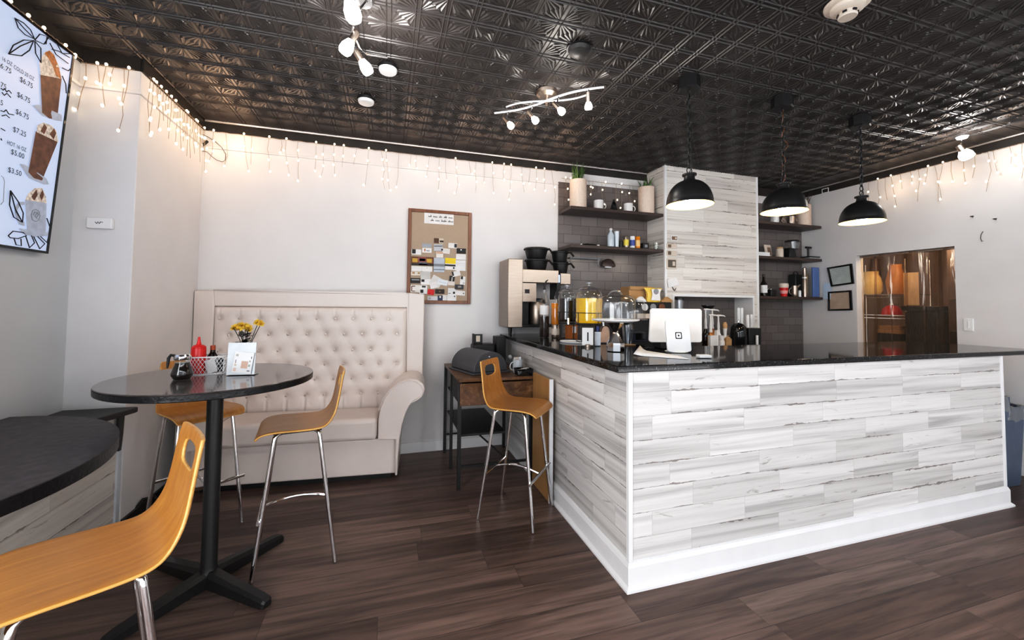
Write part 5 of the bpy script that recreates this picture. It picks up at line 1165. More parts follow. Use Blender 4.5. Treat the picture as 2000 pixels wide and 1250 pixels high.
def can(q, c_, lc_, l):
    q = Vector(q); t = thing('drink_can', l, 'can', q, group='three cans on the lower shelf')
    MB().lathe([(0,0),(.024,0),(.028,.008),(.028,.128),(.024,.138),(.023,.136),(0,.136)], q, 20).build('can_body', M[c_], t)
    MB().lathe([(.0283,.03),(.0286,.03),(.0286,.095),(.0283,.095)], q, 20, cap0=False, cap1=False).build('printed_band', COL('band_%d' % int(lc_[0]*100), lc_, .35), t)
can(onshelf((2.492,3.880,2.092), ZL), 'steel', (.75,.6,.08), 'silver can with a yellow mark, first of the three cans')
can(onshelf((2.570,3.880,2.091), ZL), 'paper', (.05,.09,.35), 'white and dark blue can, middle of the three cans')
can(onshelf((2.638,3.880,2.088), ZL), 'orange', (.80,.52,.22), 'orange-cream can, last of the three cans')
q = Vector(onshelf((2.728,3.880,2.087), ZL)); t = thing('black_box', 'small black box at the column end of the lower shelf', 'box', q); MB().box((q.x-.04,3.85,q.z),(q.x+.035,3.92,q.z+.07)).build('box_body', M['black'], t, bevel=.004); MB().box((q.x-.02,3.8475,q.z+.02),(q.x+.015,3.8495,q.z+.05)).build('label', M['grey'], t)
q = Vector(onshelf((2.846,3.840,2.082), ZL)); jar(q, [(0,0),(.026,0),(.032,.075),(.030,.075),(.024,.005),(0,.005)], M['glass'], 'clear_tumbler', 'small clear tumbler at the very end of the lower shelf', 'glass')
# rail with hooks under the lower shelf
ur = thing('hook_rail', 'metal rail with hanging hooks on the grey tile under the lower shelf', 'rail', (2.1,4.05,1.95))
r0 = Vector((1.895,4.050,1.977)); r1 = Vector((2.266,4.050,1.976)); MB().tube([r0,r1], .007, 8).build('rod', M['grey'], ur)
for p in (r0,r1): MB().tube([p, p+Vector((0,.055,0))], .006, 6).build('bracket', M['grey'], ur)
MB().tube([r0+Vector((.01,0,0)), r0+Vector((.012,0,-.10)), r0+Vector((.02,0,-.13))], .006, 6).build('hook', M['grey'], ur)
MB().tube([r1-Vector((.02,0,0)), r1+Vector((-.02,0,-.07)), r1+Vector((-.005,0,-.08))], .005, 6).build('hook', M['grey'], ur)
lsc = Vector((2.373,4.056,1.935)); t = thing('paper_towel_bracket', 'dark half-round holder on the tile under the lower shelf', 'holder', lsc)
MB().lathe([(0,0),(.085,0),(.088,.02),(.07,.06),(.03,.085),(0,.09)], lsc-Vector((0,0,.04)), 20, 1, .5).build('holder_shell', M['shelf'], t); MB().lathe([(0,-.012),(.045,-.012),(.045,-.001),(0,-.001)], lsc-Vector((0,0,.04)), 16, 1, .5).build('roll_end', M['plastic'], t)

# right-hand shelves
q = (4.486,3.930,2.525); planter(4.315, 3.93, R1+.0005, .065, .26, 'narrow cream planter of brown reeds beside the column, on the top corner shelf', 'brown_reed', .24, 30, 4)
q = (5.196,3.930,2.534); planter(q[0], 3.94, R1+.0005, .085, (5.215,3.940,2.795)[2]-R1, 'wide cream planter of brown reeds at the wall end of the top corner shelf', 'brown_reed', .24, 45, 5)
q = onshelf((4.652,3.900,2.511), R1); t = thing('white_mug', 'white mug under the middle pendant on the top corner shelf', 'mug', q); mug(t, q, .050, .11, M['ceramic'], -2.6)
figurine(onshelf((4.776,3.890,2.512), R1), 'silver and black knobbly ornament between two mugs on the top corner shelf', M['steel'])
q = onshelf((4.926,3.900,2.510), R1); t = thing('steel_mug', 'shiny steel mug with handle on the top corner shelf', 'mug', q); mug(t, q, .050, .105, M['steel'], -.2)
q = Vector(onshelf((4.464,3.880,2.091), R2)); t = thing('white_carton', 'flat white carton at the column end of the middle corner shelf', 'box', q); MB().box((4.26,3.85,q.z),((4.511,3.850,2.090)[0],3.93,q.z+.05)).build('carton', M['plastic'], t, bevel=.003); MB().box((4.28,3.8485,q.z+.012),(4.33,3.8495,q.z+.035)).build('label', M['grey'], t)
q = Vector(onshelf((4.669,3.970,2.130), R2)); t = thing('picture_card', 'cream card with a dark picture leaning on the middle corner shelf', 'card', q)
b = MB(); b.box((-.065,-.004,0),(.045,.004,.175)); b.bm.transform(Matrix.Translation(q+Vector((0,.02,.001)))@Matrix.Rotation(-.16,4,'X')); b.build('card_sheet', M['beige'], t); b = MB(); b.box((-.02,-.0055,.04),(.035,-.0042,.14)); b.bm.transform(Matrix.Translation(q+Vector((0,.02,.001)))@Matrix.Rotation(-.16,4,'X')); b.build('picture', COL('dim_photo', (.25,.17,.12), .5), t)
q = Vector(onshelf((4.729,3.900,2.106), R2)); jar(q, [(0,0),(.04,0),(.042,.01),(.042,.10),(.036,.112),(0,.112)], M['beige'], 'cream_canister', 'cream canister in front of the black grinder on the middle corner shelf', 'canister', parts=[('lid', [(0,.1125),(.038,.1125),(.038,.13),(0,.13)], M['wood_light'])])
q = Vector(onshelf((4.921,3.930,2.118), R2)); t = thing('blender', 'black blender base with a clear jug on the middle corner shelf', 'blender', q)
MB().lathe([(0,0),(.085,0),(.088,.02),(.07,.11),(.055,.135),(0,.135)], q, 4, rot=Matrix.Rotation(PI/4,3,'Z')).build('motor_base', M['black'], t, bevel=.01); 
MB().lathe([(0,.1355),(.05,.1355),(.070,.155),(.085,.245),(.083,.245),(.066,.155),(0,.145)], q+Vector((.06,0,-.03)), 16).build('jug', M['glass2'], t); MB().lathe([(0,.2455),(.087,.2455),(.08,.262),(0,.264)], q+Vector((.06,0,-.03)), 16).build('jug_lid', M['black'], t)
q = Vector(onshelf((5.263,3.900,2.110), R2)); t = thing('kitchen_scale', 'low black scale with a T-shaped stand at the open end of the middle corner shelf', 'scale', q)
MB().box((q.x-.09,3.85,q.z),(q.x+.08,3.96,q.z+.022)).build('scale_base', M['grey'], t, bevel=.006); MB().box((q.x-.10,3.845,q.z+.0225),(q.x+.09,3.965,q.z+.034)).build('scale_plate', M['black'], t, bevel=.004)
MB().cyl((q.x-.01,3.93,q.z+.0345),(q.x-.01,3.93,q.z+.15),.012).build('stand_stem', M['black'], t); MB().cyl((q.x-.05,3.93,q.z+.158),(q.x+.04,3.93,q.z+.158),.013).build('stand_bar', M['black'], t)
# lowest corner shelf
q = Vector(onshelf((4.439,3.880,1.582), R3)); h = (4.443,3.880,1.861)[2]-R3
jar(q, [(0,0),(.036,0),(.038,.01),(.038,h*.55),(.016,h*.72),(.014,h*.92),(0,h*.92)], M['cola'], 'wine_bottle', 'dark bottle with white label at the column end of the lowest corner shelf', 'bottle', parts=[('label', [(.0384,.04),(.0388,.04),(.0388,h*.5),(.0384,h*.5)], M['paper']),('cap', [(0,h*.921),(.016,h*.921),(.016,h),(0,h)], M['black'])])
q = Vector(onshelf((4.579,3.880,1.578), R3)); t = thing('black_gadget', 'small black gadget with chrome knobs on the lowest corner shelf', 'gadget', q); MB().box((q.x-.045,3.86,q.z),(q.x+.05,3.95,q.z+.085)).build('gadget_body', M['black'], t, bevel=.008)
for dx in (-.02,.03): MB().ball((q.x+dx,3.93,q.z+.09), .012, 10).build('knob', M['chrome'], t)
q = Vector(onshelf((4.763,3.880,1.574), R3)); t = thing('paper_cups', 'stack of red paper cups with a cream top on the lowest corner shelf', 'cups', q)
MB().lathe([(0,0),(.034,0),(.050,.11),(0,.11)], q, 20).build('red_cup', M['red'], t); MB().lathe([(0,.1105),(.051,.1105),(.054,.15),(.050,.165),(0,.165)], q, 20).build('cup_rims', M['beige'], t)
MB().lathe([(.0400,.035),(.0403,.035),(.0463,.075),(.0460,.075)], q, 20, cap0=False, cap1=False).build('print_band', COL('pink_print', (.75,.35,.33), .5), t)
q = Vector(onshelf((4.930,3.870,1.577), R3)); t = thing('milk_jug', 'steel frothing jug in front of the black case on the lowest corner shelf', 'jug', q); mug(t, q, .036, .14, M['steel'], 2.8)
MB().tube([q+Vector((.02,-.028,.125)), q+Vector((.032,-.045,.150)), q+Vector((.04,-.055,.152))], [.012,.008,.003], 8).build('spout', M['steel'], t)
q = Vector(onshelf((5.167,4.000,1.595), R3)); t = thing('black_case', 'big black case at the back of the lowest corner shelf', 'case', q); MB().box((q.x-.07,3.98,q.z),(q.x+.06,4.09,q.z+.30)).build('case_body', M['black'], t, bevel=.012); MB().tube(arc((q.x-.01,4.03,q.z+.30), .04, 0, 180, 8), .006, 6).build('carry_handle', M['black'], t)
q = Vector(onshelf((5.104,3.870,1.573), R3)); h = (5.113,3.870,1.974)[2]-R3
jar(q, [(0,0),(.027,0),(.028,h*.55),(.020,h*.62),(.020,h*.66),(.024,h*.68),(.022,h*.97),(0,h)], M['steel'], 'steel_flask', 'tall slim steel flask beside the wooden board', 'flask', parts=[('collar', [(0.0205,h*.62),(.026,h*.62),(.026,h*.67),(.0205,h*.67)], M['ceramic'])])
q = Vector(onshelf((4.991,3.850,1.571), R3)); jar(q, [(0,0),(.016,0),(.018,.07),(.010,.082),(0,.083)], M['plastic'], 'salt_shaker', 'little pale shaker beside the steel flask', 'shaker')
b = MB(); b.box((5.235,3.94,R3+.0005),(5.26,4.09,R3+.31)); tag(b.build('chopping_board', M['wood_light'], None, bevel=.006), 'wooden chopping board upright behind the blue board', 'chopping board')
b = MB(); q0 = (5.242,3.860,1.595); q1 = (5.432,3.860,1.979); b.box((q0[0],3.86,R3+.0005),(min(q1[0],5.35),3.885,q1[2])); tag(b.build('blue_board', M['blue_board'], None, bevel=.006), 'blue speckled cutting board standing at the wall end of the lowest corner shelf', 'chopping board')
# little prints and a note on the column edge
rr = random.Random(9)
prints = [((2.985,3.775,2.241),(3.080,3.775,2.184),'small framed print, top of the four on the column edge'),((2.931,3.775,2.147),(3.066,3.775,2.097),'pair of tan picture tiles, second on the column edge'),((2.930,3.775,2.073),(3.065,3.775,2.016),'pair of tan picture tiles, third on the column edge'),((2.930,3.775,1.987),(3.064,3.775,1.867),'larger brown photo, lowest of the four on the column edge')]
for i, (a, b_, l) in enumerate(prints):
    t = thing('small_print', l, 'picture', (a[0],3.775,b_[2]), group='little pictures on the column'); MB().box((a[0],3.764,b_[2]),(b_[0],3.7715,a[2])).build('backing', M['beige'] if i else M['paper'], t, bevel=.001)
    w_, h_ = b_[0]-a[0], a[2]-b_[2]
    MB().box((a[0]+w_*.12,3.762,b_[2]+h_*.15),(a[0]+w_*(.88 if i in (0,3) else .42),3.7638,a[2]-h_*.15)).build('picture', COL('brown_pic_%d' % i, (.22-.03*i,.14-.01*i,.09), .5), t)
    MB().box((a[0]+w_*.55,3.7605,b_[2]+h_*.3),(a[0]+w_*.8,3.7617,a[2]-h_*.3)).build('pale_detail', M['beige'], t)
a = [(2.931,3.760,1.748),(3.048,3.755,1.774),(3.076,3.740,1.695),(2.957,3.768,1.659)]
b = MB(); b.face(a); tag(b.build('curled_note', M['paper'], None, smooth=0, solid=.0015), 'white paper note curling off the column edge', 'paper')
hkk = Vector((3.021,3.765,1.638)); tag(MB().tube([hkk+Vector((-.02,0,.03)),hkk,hkk+Vector((.012,0,-.012)),hkk+Vector((.03,0,.02))], .004, 6).build('black_hook', M['black'], None), 'small black hook under the curled paper note', 'hook')

# ------------------------------------------------------------------ doorway curtain and the kitchen behind it
def strip_mat():
    m, nt, b = new_mat('brown_clear_pvc'); nt.nodes.remove(b); g = G(nt); out = nt.nodes['Material Output']
    tc = nt.nodes.new('ShaderNodeTexCoord'); mp = nt.nodes.new('ShaderNodeMapping'); mp.inputs['Scale'].default_value = (3,9,1.2); nt.links.new(tc.outputs['Object'], mp.inputs[0])
    n = g.noise(mp.outputs[0], 1, 3, .5, .5); c = g.ramp(n, [(.3,(.62,.50,.40)),(.7,(.85,.74,.62))])
    tr = nt.nodes.new('ShaderNodeBsdfTransparent'); nt.links.new(c, tr.inputs[0])
    gl = nt.nodes.new('ShaderNodeBsdfGlossy'); gl.inputs['Roughness'].default_value = .12; gl.inputs[0].default_value = (.9,.85,.8,1)
    bp = nt.nodes.new('ShaderNodeBump'); bp.inputs['Strength'].default_value = .5; bp.inputs['Distance'].default_value = .03; nt.links.new(n, bp.inputs['Height']); nt.links.new(bp.outputs[0], gl.inputs['Normal'])
    df = nt.nodes.new('ShaderNodeBsdfDiffuse'); df.inputs[0].default_value = (.30,.22,.16,1)
    m1 = nt.nodes.new('ShaderNodeMixShader'); m1.inputs[0].default_value = .075; nt.links.new(gl.outputs[0], m1.inputs[2]); nt.links.new(tr.outputs[0], m1.inputs[1])
    m2 = nt.nodes.new('ShaderNodeMixShader'); m2.inputs[0].default_value = .16; nt.links.new(m1.outputs[0], m2.inputs[1]); nt.links.new(df.outputs[0], m2.inputs[2])
    nt.links.new(m2.outputs[0], out.inputs[0]); return m
SM = strip_mat()
cu = thing('strip_curtain', 'brownish clear plastic strip curtain filling the kitchen doorway', 'curtain', (5.47,3.0,0))
rr = random.Random(11); ny_ = 6; wy = (3.44-2.56)/ny_
for k in range(ny_):
    ya, yb = 2.56+wy*k-.012, 2.56+wy*(k+1)+.012; cols = 8; rws = 12; ph = rr.random()*6; am = rr.uniform(.012,.03)
    b = MB(); rings = []
    for j in range(rws+1):
        z = .02+2.06*j/rws
        rings.append([(5.455+.012*(k%2)+am*.6*math.sin(PI*i/cols)*(1 if k%2 else -1)+.008*math.sin(ph+z*3+i*.5), ya+(yb-ya)*i/cols, z) for i in range(cols+1)])
    b.rings(rings, close=False); b.build('curtain_strip', SM, cu, smooth=180)
MB().box((5.44,2.56,2.065),(5.50,3.44,2.084)).build('header_rail', M['steel'], cu)
kr = thing('wire_rack', 'steel wire rack loaded with food bags seen through the curtain', 'rack', (6.6,3.8,0))
for z in (.95,1.365,1.645):
    b = MB()
    for i in range(9): b.tube([(6.36+.06*i,3.50,z),(6.36+.06*i,4.25,z)], .004, 5)
    for y in (3.50,3.88,4.25): b.tube([(6.36,y,z),(6.84,y,z)], .007, 5)
    b.tube([(6.358,3.50,z-.04),(6.358,4.25,z-.04)], .005, 5)
    b.build('wire_shelf', M['chrome'], kr, weld=False)
for x, y in ((6.36,3.50),(6.84,3.50),(6.36,4.25),(6.84,4.25)): MB().cyl((x,y,.012),(x,y,2.1),.012).build('post', M['chrome'], kr)
def sack(c, r, h, mat, name, label, cat='bag'):
    rr = random.Random(int(c[0]*100)); rs = []
    for f_, w_ in ((0,.85),(.15,1),(.45,.98),(.72,.82),(.88,.66),(1,.70)): rs.append([(c[0]+r*w_*math.cos(2*PI*k/14)*rr.uniform(.9,1.1), c[1]+r*w_*math.sin(2*PI*k/14)*rr.uniform(.9,1.1), c[2]+h*f_) for k in range(14)])
    tag(MB().rings(rs).build(name, mat, None, smooth=60), label, cat)
sack((6.51,3.98,1.652), .125, .32, COL('pale_yellow_bag', (.80,.66,.34), .4), 'chip_bag', 'pale yellow food bag on the kitchen wire rack')
sack((6.56,3.72,1.652), .10, .40, COL('orange_bag', (.60,.28,.06), .4), 'snack_bag', 'tall orange snack bag on the kitchen wire rack')
sack((6.76,4.08,1.652), .075, .52, COL('dark_brown_bag', (.10,.05,.03), .3), 'dark_bag', 'dark brown shiny bag behind the yellow bag in the kitchen')
t = thing('red_lid', 'red domed container on the middle rack shelf in the kitchen', 'container', (6.5,3.74,1.373)); MB().lathe([(0,0),(.11,0),(.11,.02),(.095,.08),(.055,.12),(0,.13)], (6.50,3.74,1.373), 20).build('dome', M['red'], t); MB().lathe([(0,.1305),(.02,.1305),(.02,.15),(0,.152)], (6.50,3.74,1.373), 12).build('knob', M['paper'], t)
tag(MB().box((6.10,3.42,1.141),(6.34,3.68,1.185)).build('food_box', M['wood_light'], None), 'flat pale box directly on the dark block in the kitchen', 'box'); tag(MB().box((6.11,3.44,1.186),(6.33,3.66,1.235)).build('food_box', M['card'], None), 'flat brown box on top of the pale box in the kitchen', 'box')
tag(MB().box((6.10,3.42,.012),(6.34,3.68,1.14)).build('dark_pedestal', M['black'], None, bevel=.01), 'dark block under the pale boxes in the kitchen', 'block')
b = MB(); b.box((6.12,3.24,1.50),(6.124,3.39,1.90)); tag(b.build('kitchen_notice', COL('tan_sheet', (.72,.58,.40), .6), None), 'big tan sheet hanging in the kitchen behind the curtain', 'paper')
t = thing('kitchen_bin', 'tall black bin in the middle of the kitchen doorway', 'bin', (6.2,3.2,0)); MB().box((6.13,3.06,.012),(6.5,3.40,1.43)).build('bin_body', M['black'], t, bevel=.03); MB().box((6.11,3.04,1.4305),(6.52,3.42,1.49)).build('bin_lid', M['black'], t, bevel=.01)
t = thing('kitchen_fridge', 'dark steel cabinet at the near side of the kitchen doorway', 'refrigerator', (6.6,2.6,0)); MB().box((6.2,2.0,.012),(6.9,3.02,2.2)).build('cabinet', COL('dark_steel', (.22,.17,.15), .35, metal=.6), t, bevel=.01); MB().box((6.18,2.80,1.2),(6.199,2.83,1.9)).build('handle', M['black'], t); MB().box((6.185,2.02,1.56),(6.199,3.0,1.58)).build('seam', M['chrome'], t); MB().box((6.185,2.02,.6),(6.199,3.0,1.2)).build('dark_door', M['black'], t)

# ------------------------------------------------------------------ bins past the counter end
def bin_(c, w, d, h, label, rz):
    t = thing('waste_bin', label, 'bin', (c[0],c[1],0), rz, 'tall bins beyond the counter'); R = wm(t); b = MB()
    def ring(f, z): return [(w/2*f*sx, d/2*f*sy, z) for sx, sy in ((-1,-1),(1,-1),(1,1),(-1,1))]
    b.rings([ring(.80,.002), ring(.97,h*.88), ring(1.02,h*.885), ring(1.02,h), ring(.96,h), ring(.78,.012)], True, True, True); b.bm.transform(R); b.build('bin_body', M['bin'], t, bevel=.006)
    rr = random.Random(int(h*100)); l = MB(); n = 28
    def rg(f, z, j): return [(w/2*f*max(-1,min(1,1.25*math.cos(2*PI*k/n)))+rr.uniform(-j,j), d/2*f*max(-1,min(1,1.25*math.sin(2*PI*k/n)))+rr.uniform(-j,j), z+rr.uniform(-j,j)*2) for k in range(n)]
    l.rings([rg(1.06,h-.11,.006), rg(1.055,h-.03,.003), rg(1.05,h+.006,.006), rg(.90,h-.01,.004), rg(.86,h-.12,.004)], True, False, False); l.bm.transform(R); l.build('bag_liner', M['liner'], t, smooth=40)
bin_((4.655,2.15), .25, .36, .76, 'blue-grey bin with clear bag tucked right behind the counter corner', 0)
bin_((4.965,2.16), .26, .30, .66, 'shorter blue bin with clear bag against the wall past the counter', .0)

# ------------------------------------------------------------------ pendants
def pendant(x, y, zr, label, cordside=1):
    t = thing('pendant_lamp', label, 'pendant lamp', (x,y,ZC), group='black dome pendants over the bar')
    o = Vector((x,y,0)); H = .212; r = .148
    MB().lathe([(0,ZC-.098),(.066,ZC-.098),(.074,ZC-.090),(.074,ZC-.011),(0,ZC-.011)], o, 8).build('ceiling_canopy', M['black'], t, smooth=20)
    pf = []
    for k in range(13): a = math.radians(90*k/12); pf.append((r*math.cos(a)**.82 if k < 12 else .030, zr+.012+(H-.055)*math.sin(a)**1.05))
    outer = [(r+.003,zr),(r+.004,zr+.006),(r,zr+.012)]+pf[1:12]+[(.040,zr+H-.045),(.034,zr+H-.030),(.034,zr+H-.012),(.046,zr+H-.010),(.046,zr+H),(.012,zr+H+.004),(.0,zr+H+.004)]
    MB().lathe(outer, o, 40, cap0=False).build('shade', M['black_metal'], t, smooth=50)
    inner = [(r+.002,zr+.0005),(r-.004,zr+.008)]+[(max(.02,a*.965),b-.004) for a, b in pf[1:12]]+[(.0,zr+H-.05)]
    MB().lathe(inner, o, 40, cap0=False, cap1=False).build('shade_lining', M['pend_in'], t, smooth=60)
    MB().ball(o+Vector((0,0,zr+.055)), .046, 16, 1.1).build('bulb', M['lamp'], t, smooth=180)
    MB().cyl(o+Vector((0,0,zr+.10)), o+Vector((0,0,zr+.148)), .02).build('socket', M['black'], t)
    b = MB(); z = zr+H+.004; b.tube([o+Vector((.021*math.cos(2*PI*k/16),0,z+.021+.021*math.sin(2*PI*k/16))) for k in range(16)], .0035, 6, closed=True); b.build('hanging_ring', M['black_metal'], t)
    b = MB(); z += .042; L = (ZC-.098)-z; n = max(6, int(L/.036)); p = L/n
    for k in range(n):
        c_ = z+p*(k+.5); ux = Vector((1,0,0)) if k % 2 else Vector((0,1,0))
        b.tube([o+ux*(.0105*math.cos(2*PI*q/12))+Vector((0,0,c_+p*.66*math.sin(2*PI*q/12))) for q in range(12)], .0036, 5, closed=True)
    b.build('chain', M['black_metal'], t, weld=False)
    b = MB(); b.tube([o+Vector((.010*math.sin(k*1.1)+.004+(.03*math.sin(PI*min(1,max(0,(k-9)/6))) if cordside>1 else 0), .008*math.cos(k*1.3), zr+H+.01+(ZC-.10-zr-H-.01)*k/24)) for k in range(25)], .0030, 6); b.build('cord', M['cork_frame'] if cordside > 1 else M['black'], t)
    l = bpy.data.lights.new('pendant_glow', 'POINT'); l.energy = 4; l.color = (1,.90,.76); l.shadow_soft_size = .05; lo_ = bpy.data.objects.new('pendant_glow', l); C.objects.link(lo_); lo_.location = (x,y,zr-.02)
pendant(1.937, 2.252, (1.946,2.252,2.142)[2], 'black dome pendant on a chain in front of the plank column')
pendant(2.777, 2.252, (2.782,2.252,2.161)[2], 'black dome pendant with a loose brown cord, middle of the row of three', 2)
pendant(3.655, 2.290, (3.651,2.290,2.153)[2], 'black dome pendant before the white wall with the doorway')

# ------------------------------------------------------------------ ceiling fittings
def spot_head(parent, p, d, L=.085, r0=.020, r1=.036, shade='spot', stem=None):
    p = Vector(p); d = Vector(d).normalized(); q = d.to_track_quat('Z','Y').to_matrix()
    h = MB(); h.lathe([(0,-.060),(r0*.85,-.060),(r0*.95,-.052),(r0*.95,0),(0,0)], p, 16, rot=q); hd = h.build('lamp_holder', M['steel'], parent)
    s = MB(); s.lathe([(0,.0005),(r0*1.05,.0005),(r1,L*.45),(r1*1.02,L*.8),(r1*.80,L),(0,L)], p, 18, rot=q); s.build('lamp_shade', M[shade], parent, smooth=40)
    if stem is not None: MB().tube([stem, p-d*.03], .005, 6).build('stem', M['chrome'], parent)
tl = thing('track_light', 'bowed pale bar spotlight with four small lamps over the room middle', 'spotlight', (1.084,2.73,ZC))
MB().lathe([(0,ZC-.05),(.05,ZC-.05),(.075,ZC-.03),(.08,ZC-.006),(0,ZC-.006)], (1.084,2.73,0), 28).build('ceiling_canopy', M['steel'], tl)
A_ = Vector((0.728,2.881,2.880)); B_ = Vector((1.316,2.306,2.880)); side = Vector((0,0,1)).cross(B_-A_).normalized(); n = 20
cv = lambda f: A_+(B_-A_)*f+side*(.03*math.sin(2*PI*f))
MB().tube([cv(k/n) for k in range(n+1)], .0075, 8).build('bar', M['plastic'], tl)
MB().tube([A_+(B_-A_)*f-side*(.055*math.sin(2*PI*f)) for f in [.15+.7*k/n for k in range(n+1)]], .006, 8).build('second_bar', M['plastic'], tl)
MB().tube([(1.084,2.73,ZC-.05),(1.09,2.74,2.93),cv(.5)], .008, 8).build('arm', M['steel'], tl)
for f, dd in ((.13,(.5,-.35,-.8)),(.37,(.5,-.3,-.8)),(.63,(.5,-.35,-.75)),(.88,(.2,.3,-.9))):
    s_ = cv(f); spot_head(tl, s_+Vector((.0,-.0,-.085)), dd, .050, .014, .025, 'spot', s_)
sc = thing('spiral_light', 'three-lamp chrome ceiling light with frosted white shades', 'spotlight', (-.17,2.19,ZC))
MB().lathe([(0,ZC-.04),(.05,ZC-.04),(.06,ZC-.025),(.06,ZC-.006),(0,ZC-.006)], (-.16,2.15,0), 24).build('ceiling_canopy', M['chrome'], sc)
MB().tube([(-0.134,2.079,2.950),(-0.192,2.174,2.930),(-0.216,2.289,2.920),(-0.188,2.427,2.920),(-0.153,2.485,2.920),(-0.039,2.564,2.970)], .007, 8).build('bent_bar', M['chrome'], sc)
spot_head(sc, (-0.206,2.003,2.880), (.30,.05,-1), .095, .022, .038, 'spot', Vector((-0.190,2.135,2.930)))
spot_head(sc, (-0.221,2.301,2.870), (-.30,.05,-.55), .080, .020, .034, 'spot', Vector((-0.213,2.314,2.920)))
spot_head(sc, (-0.179,2.471,2.870), (.32,.10,-.45), .080, .020, .033, 'spot', Vector((-0.188,2.507,2.920)))
rs_ = thing('wall_spot', 'single white ceiling spotlight above the wall with the doorway', 'spotlight', (5.04,2.32,ZC))
pR = Vector((4.954,2.279,3.020)); MB().lathe([(0,ZC-.025),(.035,ZC-.025),(.045,ZC-.006),(0,ZC-.006)], (pR.x,pR.y,0), 20).build('ceiling_canopy', M['plastic'], rs_)
spot_head(rs_, (pR.x,pR.y,ZC-.13), (.35,-.1,-.5), .09, .026, .050, 'spot', Vector((pR.x,pR.y,ZC-.02)))
sd_ = thing('smoke_detector', 'beige round smoke detector with vents on the tin ceiling', 'smoke detector', (2.25,1.47,ZC))
sp_ = Vector((2.225,1.439,3.020)); MB().lathe([(0,ZC-.025),(.085,ZC-.025),(.098,ZC-.018),(.10,ZC-.006),(0,ZC-.006)], (sp_.x,sp_.y,0), 36).build('base', M['beige'], sd_)
MB().lathe([(0,ZC-.052),(.060,ZC-.050),(.072,ZC-.042),(.074,ZC-.0255),(0,ZC-.0255)], (sp_.x,sp_.y,0), 32).build('body', M['beige'], sd_)
MB().lathe([(0,ZC-.082),(.038,ZC-.082),(.042,ZC-.076),(.036,ZC-.0525),(0,ZC-.0525)], (sp_.x,sp_.y,0), 24).build('sensor_cap', M['beige'], sd_)
b = MB()
for k in range(6): a = 2*PI*k/6+.3; b.cbox((sp_.x+.0395*math.cos(a), sp_.y+.0395*math.sin(a), ZC-.064), (.018,.010,.010), a+PI/2)
b.build('vent_slots', M['black'], sd_, weld=False)
for q, r, l in (((-0.034,2.764,3.020),.062,'pale round disc detector beside the three-lamp ceiling light'),((-0.195,3.257,3.020),.062,'pale round disc detector closest to the fairy-lit back wall')):
    q = Vector(q); t = thing('ceiling_disc', l, 'detector', (q.x,q.y,ZC), group='pale ceiling discs'); MB().lathe([(0,ZC-.022),(r*1.02,ZC-.022),(r*1.06,ZC-.006),(0,ZC-.006)], (q.x,q.y,0), 28).build('black_ring', M['black'], t); MB().lathe([(0,ZC-.045),(r*.85,ZC-.043),(r*.95,ZC-.034),(r*.96,ZC-.0225),(0,ZC-.0225)], (q.x,q.y,0), 28).build('cover', M['plastic'], t)
q = Vector((1.082,2.197,3.020)); t = thing('ceiling_dome', 'small dark blank dome on the tin ceiling above the bowed bar light', 'ceiling cover', (q.x,q.y,ZC)); MB().lathe([(0,ZC-.055),(.03,ZC-.053),(.062,ZC-.035),(.07,ZC-.006),(0,ZC-.006)], (q.x,q.y,0), 28).build('dome_cap', MAT('dark_grey_paint', (.05,.047,.047), .45), t); MB().lathe([(.070,ZC-.012),(.078,ZC-.012),(.078,ZC-.006),(.070,ZC-.006)], (q.x,q.y,0), 28).build('rim', M['black'], t)
b_ = (5.370,3.805,2.938); c_ = (5.370,3.728,2.990); t = MB(); t.tube([(5.35,b_[1],b_[2]),(5.35,c_[1],b_[2]),(5.35,c_[1],c_[2]),(5.35,b_[1],c_[2])], .006, 6, closed=True); tag(t.build('square_bracket', M['white'], None), 'little white square bracket under the ceiling above the corner shelves', 'bracket')

# ------------------------------------------------------------------ light
def area(name, loc, rot, sx, sy, e, col):
    l = bpy.data.lights.new(name, 'AREA'); l.shape = 'RECTANGLE'; l.size = sx; l.size_y = sy; l.energy = e; l.color = col
    o = bpy.data.objects.new(name, l); C.objects.link(o); o.location = loc; o.rotation_euler = rot; return o
area('daylight_window_one', (-.1,YF+.05,1.6), (PI/2,0,PI), 3.2, 2.7, 270, (.93,.96,1))
area('daylight_window_two', (3.4,YF+.05,1.6), (PI/2,0,PI), 3.6, 2.7, 370, (.95,.97,1))
area('daylight_side_window', (XL+.03,-.5,1.6), (PI/2,0,-PI/2), 2.3, 2.2, 90, (.95,.97,1))
def pt(name, loc, e, col, s=.06):
    l = bpy.data.lights.new(name, 'POINT'); l.energy = e; l.color = col; l.shadow_soft_size = s
    o = bpy.data.objects.new(name, l); C.objects.link(o); o.location = loc
for k in range(7): pt('fairy_glow', (-1.3+.5*k, YB-.34, 2.84), .9, (1,.66,.46), .10)
for k in range(3): pt('fairy_glow', (-1.30, 3.3+.33*k, 2.84), 1.0, (1,.64,.38), .10)
pt('fairy_glow', (-1.72,3.04,2.82), .7, (1,.64,.38), .10)
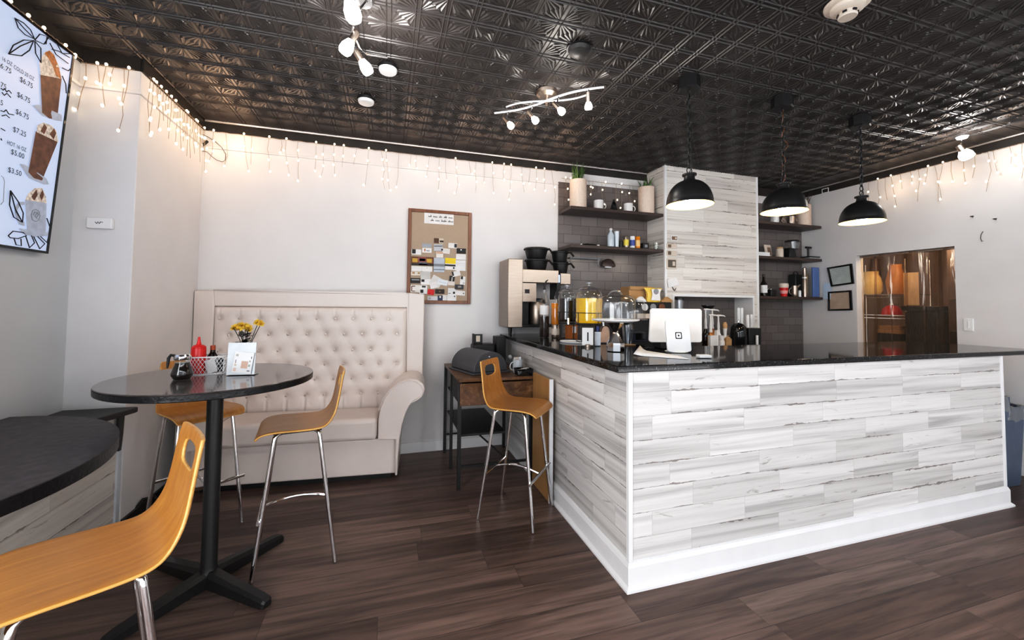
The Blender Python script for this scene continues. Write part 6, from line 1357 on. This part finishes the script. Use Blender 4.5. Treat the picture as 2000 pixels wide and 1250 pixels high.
for k in range(3): pt('fairy_glow', (XR-.15, 2.1+.45*k, 2.80), .7, (1,.64,.38), .10)
pt('track_glow', (1.15,2.62,2.72), 9, (1,.95,.88), .12); pt('spiral_glow', (-.12,2.25,2.72), 18, (1,.97,.94), .12); pt('spot_glow', (4.80,2.2,2.86), 6, (1,.97,.94), .08)
pt('kitchen_lamp', (6.0,3.0,2.4), 32, (1,.80,.56), .25)
wd = bpy.data.worlds.new('daylight'); bpy.context.scene.world = wd; wd.use_nodes = True
bg = wd.node_tree.nodes['Background']; bg.inputs[0].default_value = (.86,.92,1,1); bg.inputs[1].default_value = 1.2

# ------------------------------------------------------------------ camera
cam = bpy.data.cameras.new('camera'); co = bpy.data.objects.new('camera', cam); C.objects.link(co); bpy.context.scene.camera = co
yaw, pit, rol, foc = .29619, .03825, .01106, 791.68773
f_ = Vector((math.sin(yaw)*math.cos(pit), math.cos(yaw)*math.cos(pit), math.sin(pit))); r_ = Vector((math.cos(yaw), -math.sin(yaw), 0)); u_ = r_.cross(f_)
r2 = r_*math.cos(rol)+u_*math.sin(rol); u2 = -r_*math.sin(rol)+u_*math.cos(rol)
mw_ = Matrix((r2, u2, -f_)).transposed().to_4x4(); mw_.translation = (0,0,1.46); co.matrix_world = mw_
cam.sensor_width = 36; cam.sensor_fit = 'HORIZONTAL'; cam.lens = foc/2000*36; cam.shift_x = 0; cam.shift_y = -(625-563.592)/2000; cam.clip_start = .02
sc_ = bpy.context.scene
sc_.view_settings.view_transform = 'Standard'; sc_.view_settings.look = 'None'; sc_.view_settings.exposure = .36; sc_.view_settings.gamma = 1
sc_.cycles.max_bounces = 8; sc_.cycles.transparent_max_bounces = 24; sc_.cycles.caustics_reflective = False; sc_.cycles.caustics_refractive = False; sc_.cycles.sample_clamp_indirect = 6

vs_ = sc_.view_settings; vs_.use_curve_mapping = True; cm_ = vs_.curve_mapping; cv_ = cm_.curves[3]
cv_.points.new(.10, .072); cv_.points.new(.5, .53); cm_.update()
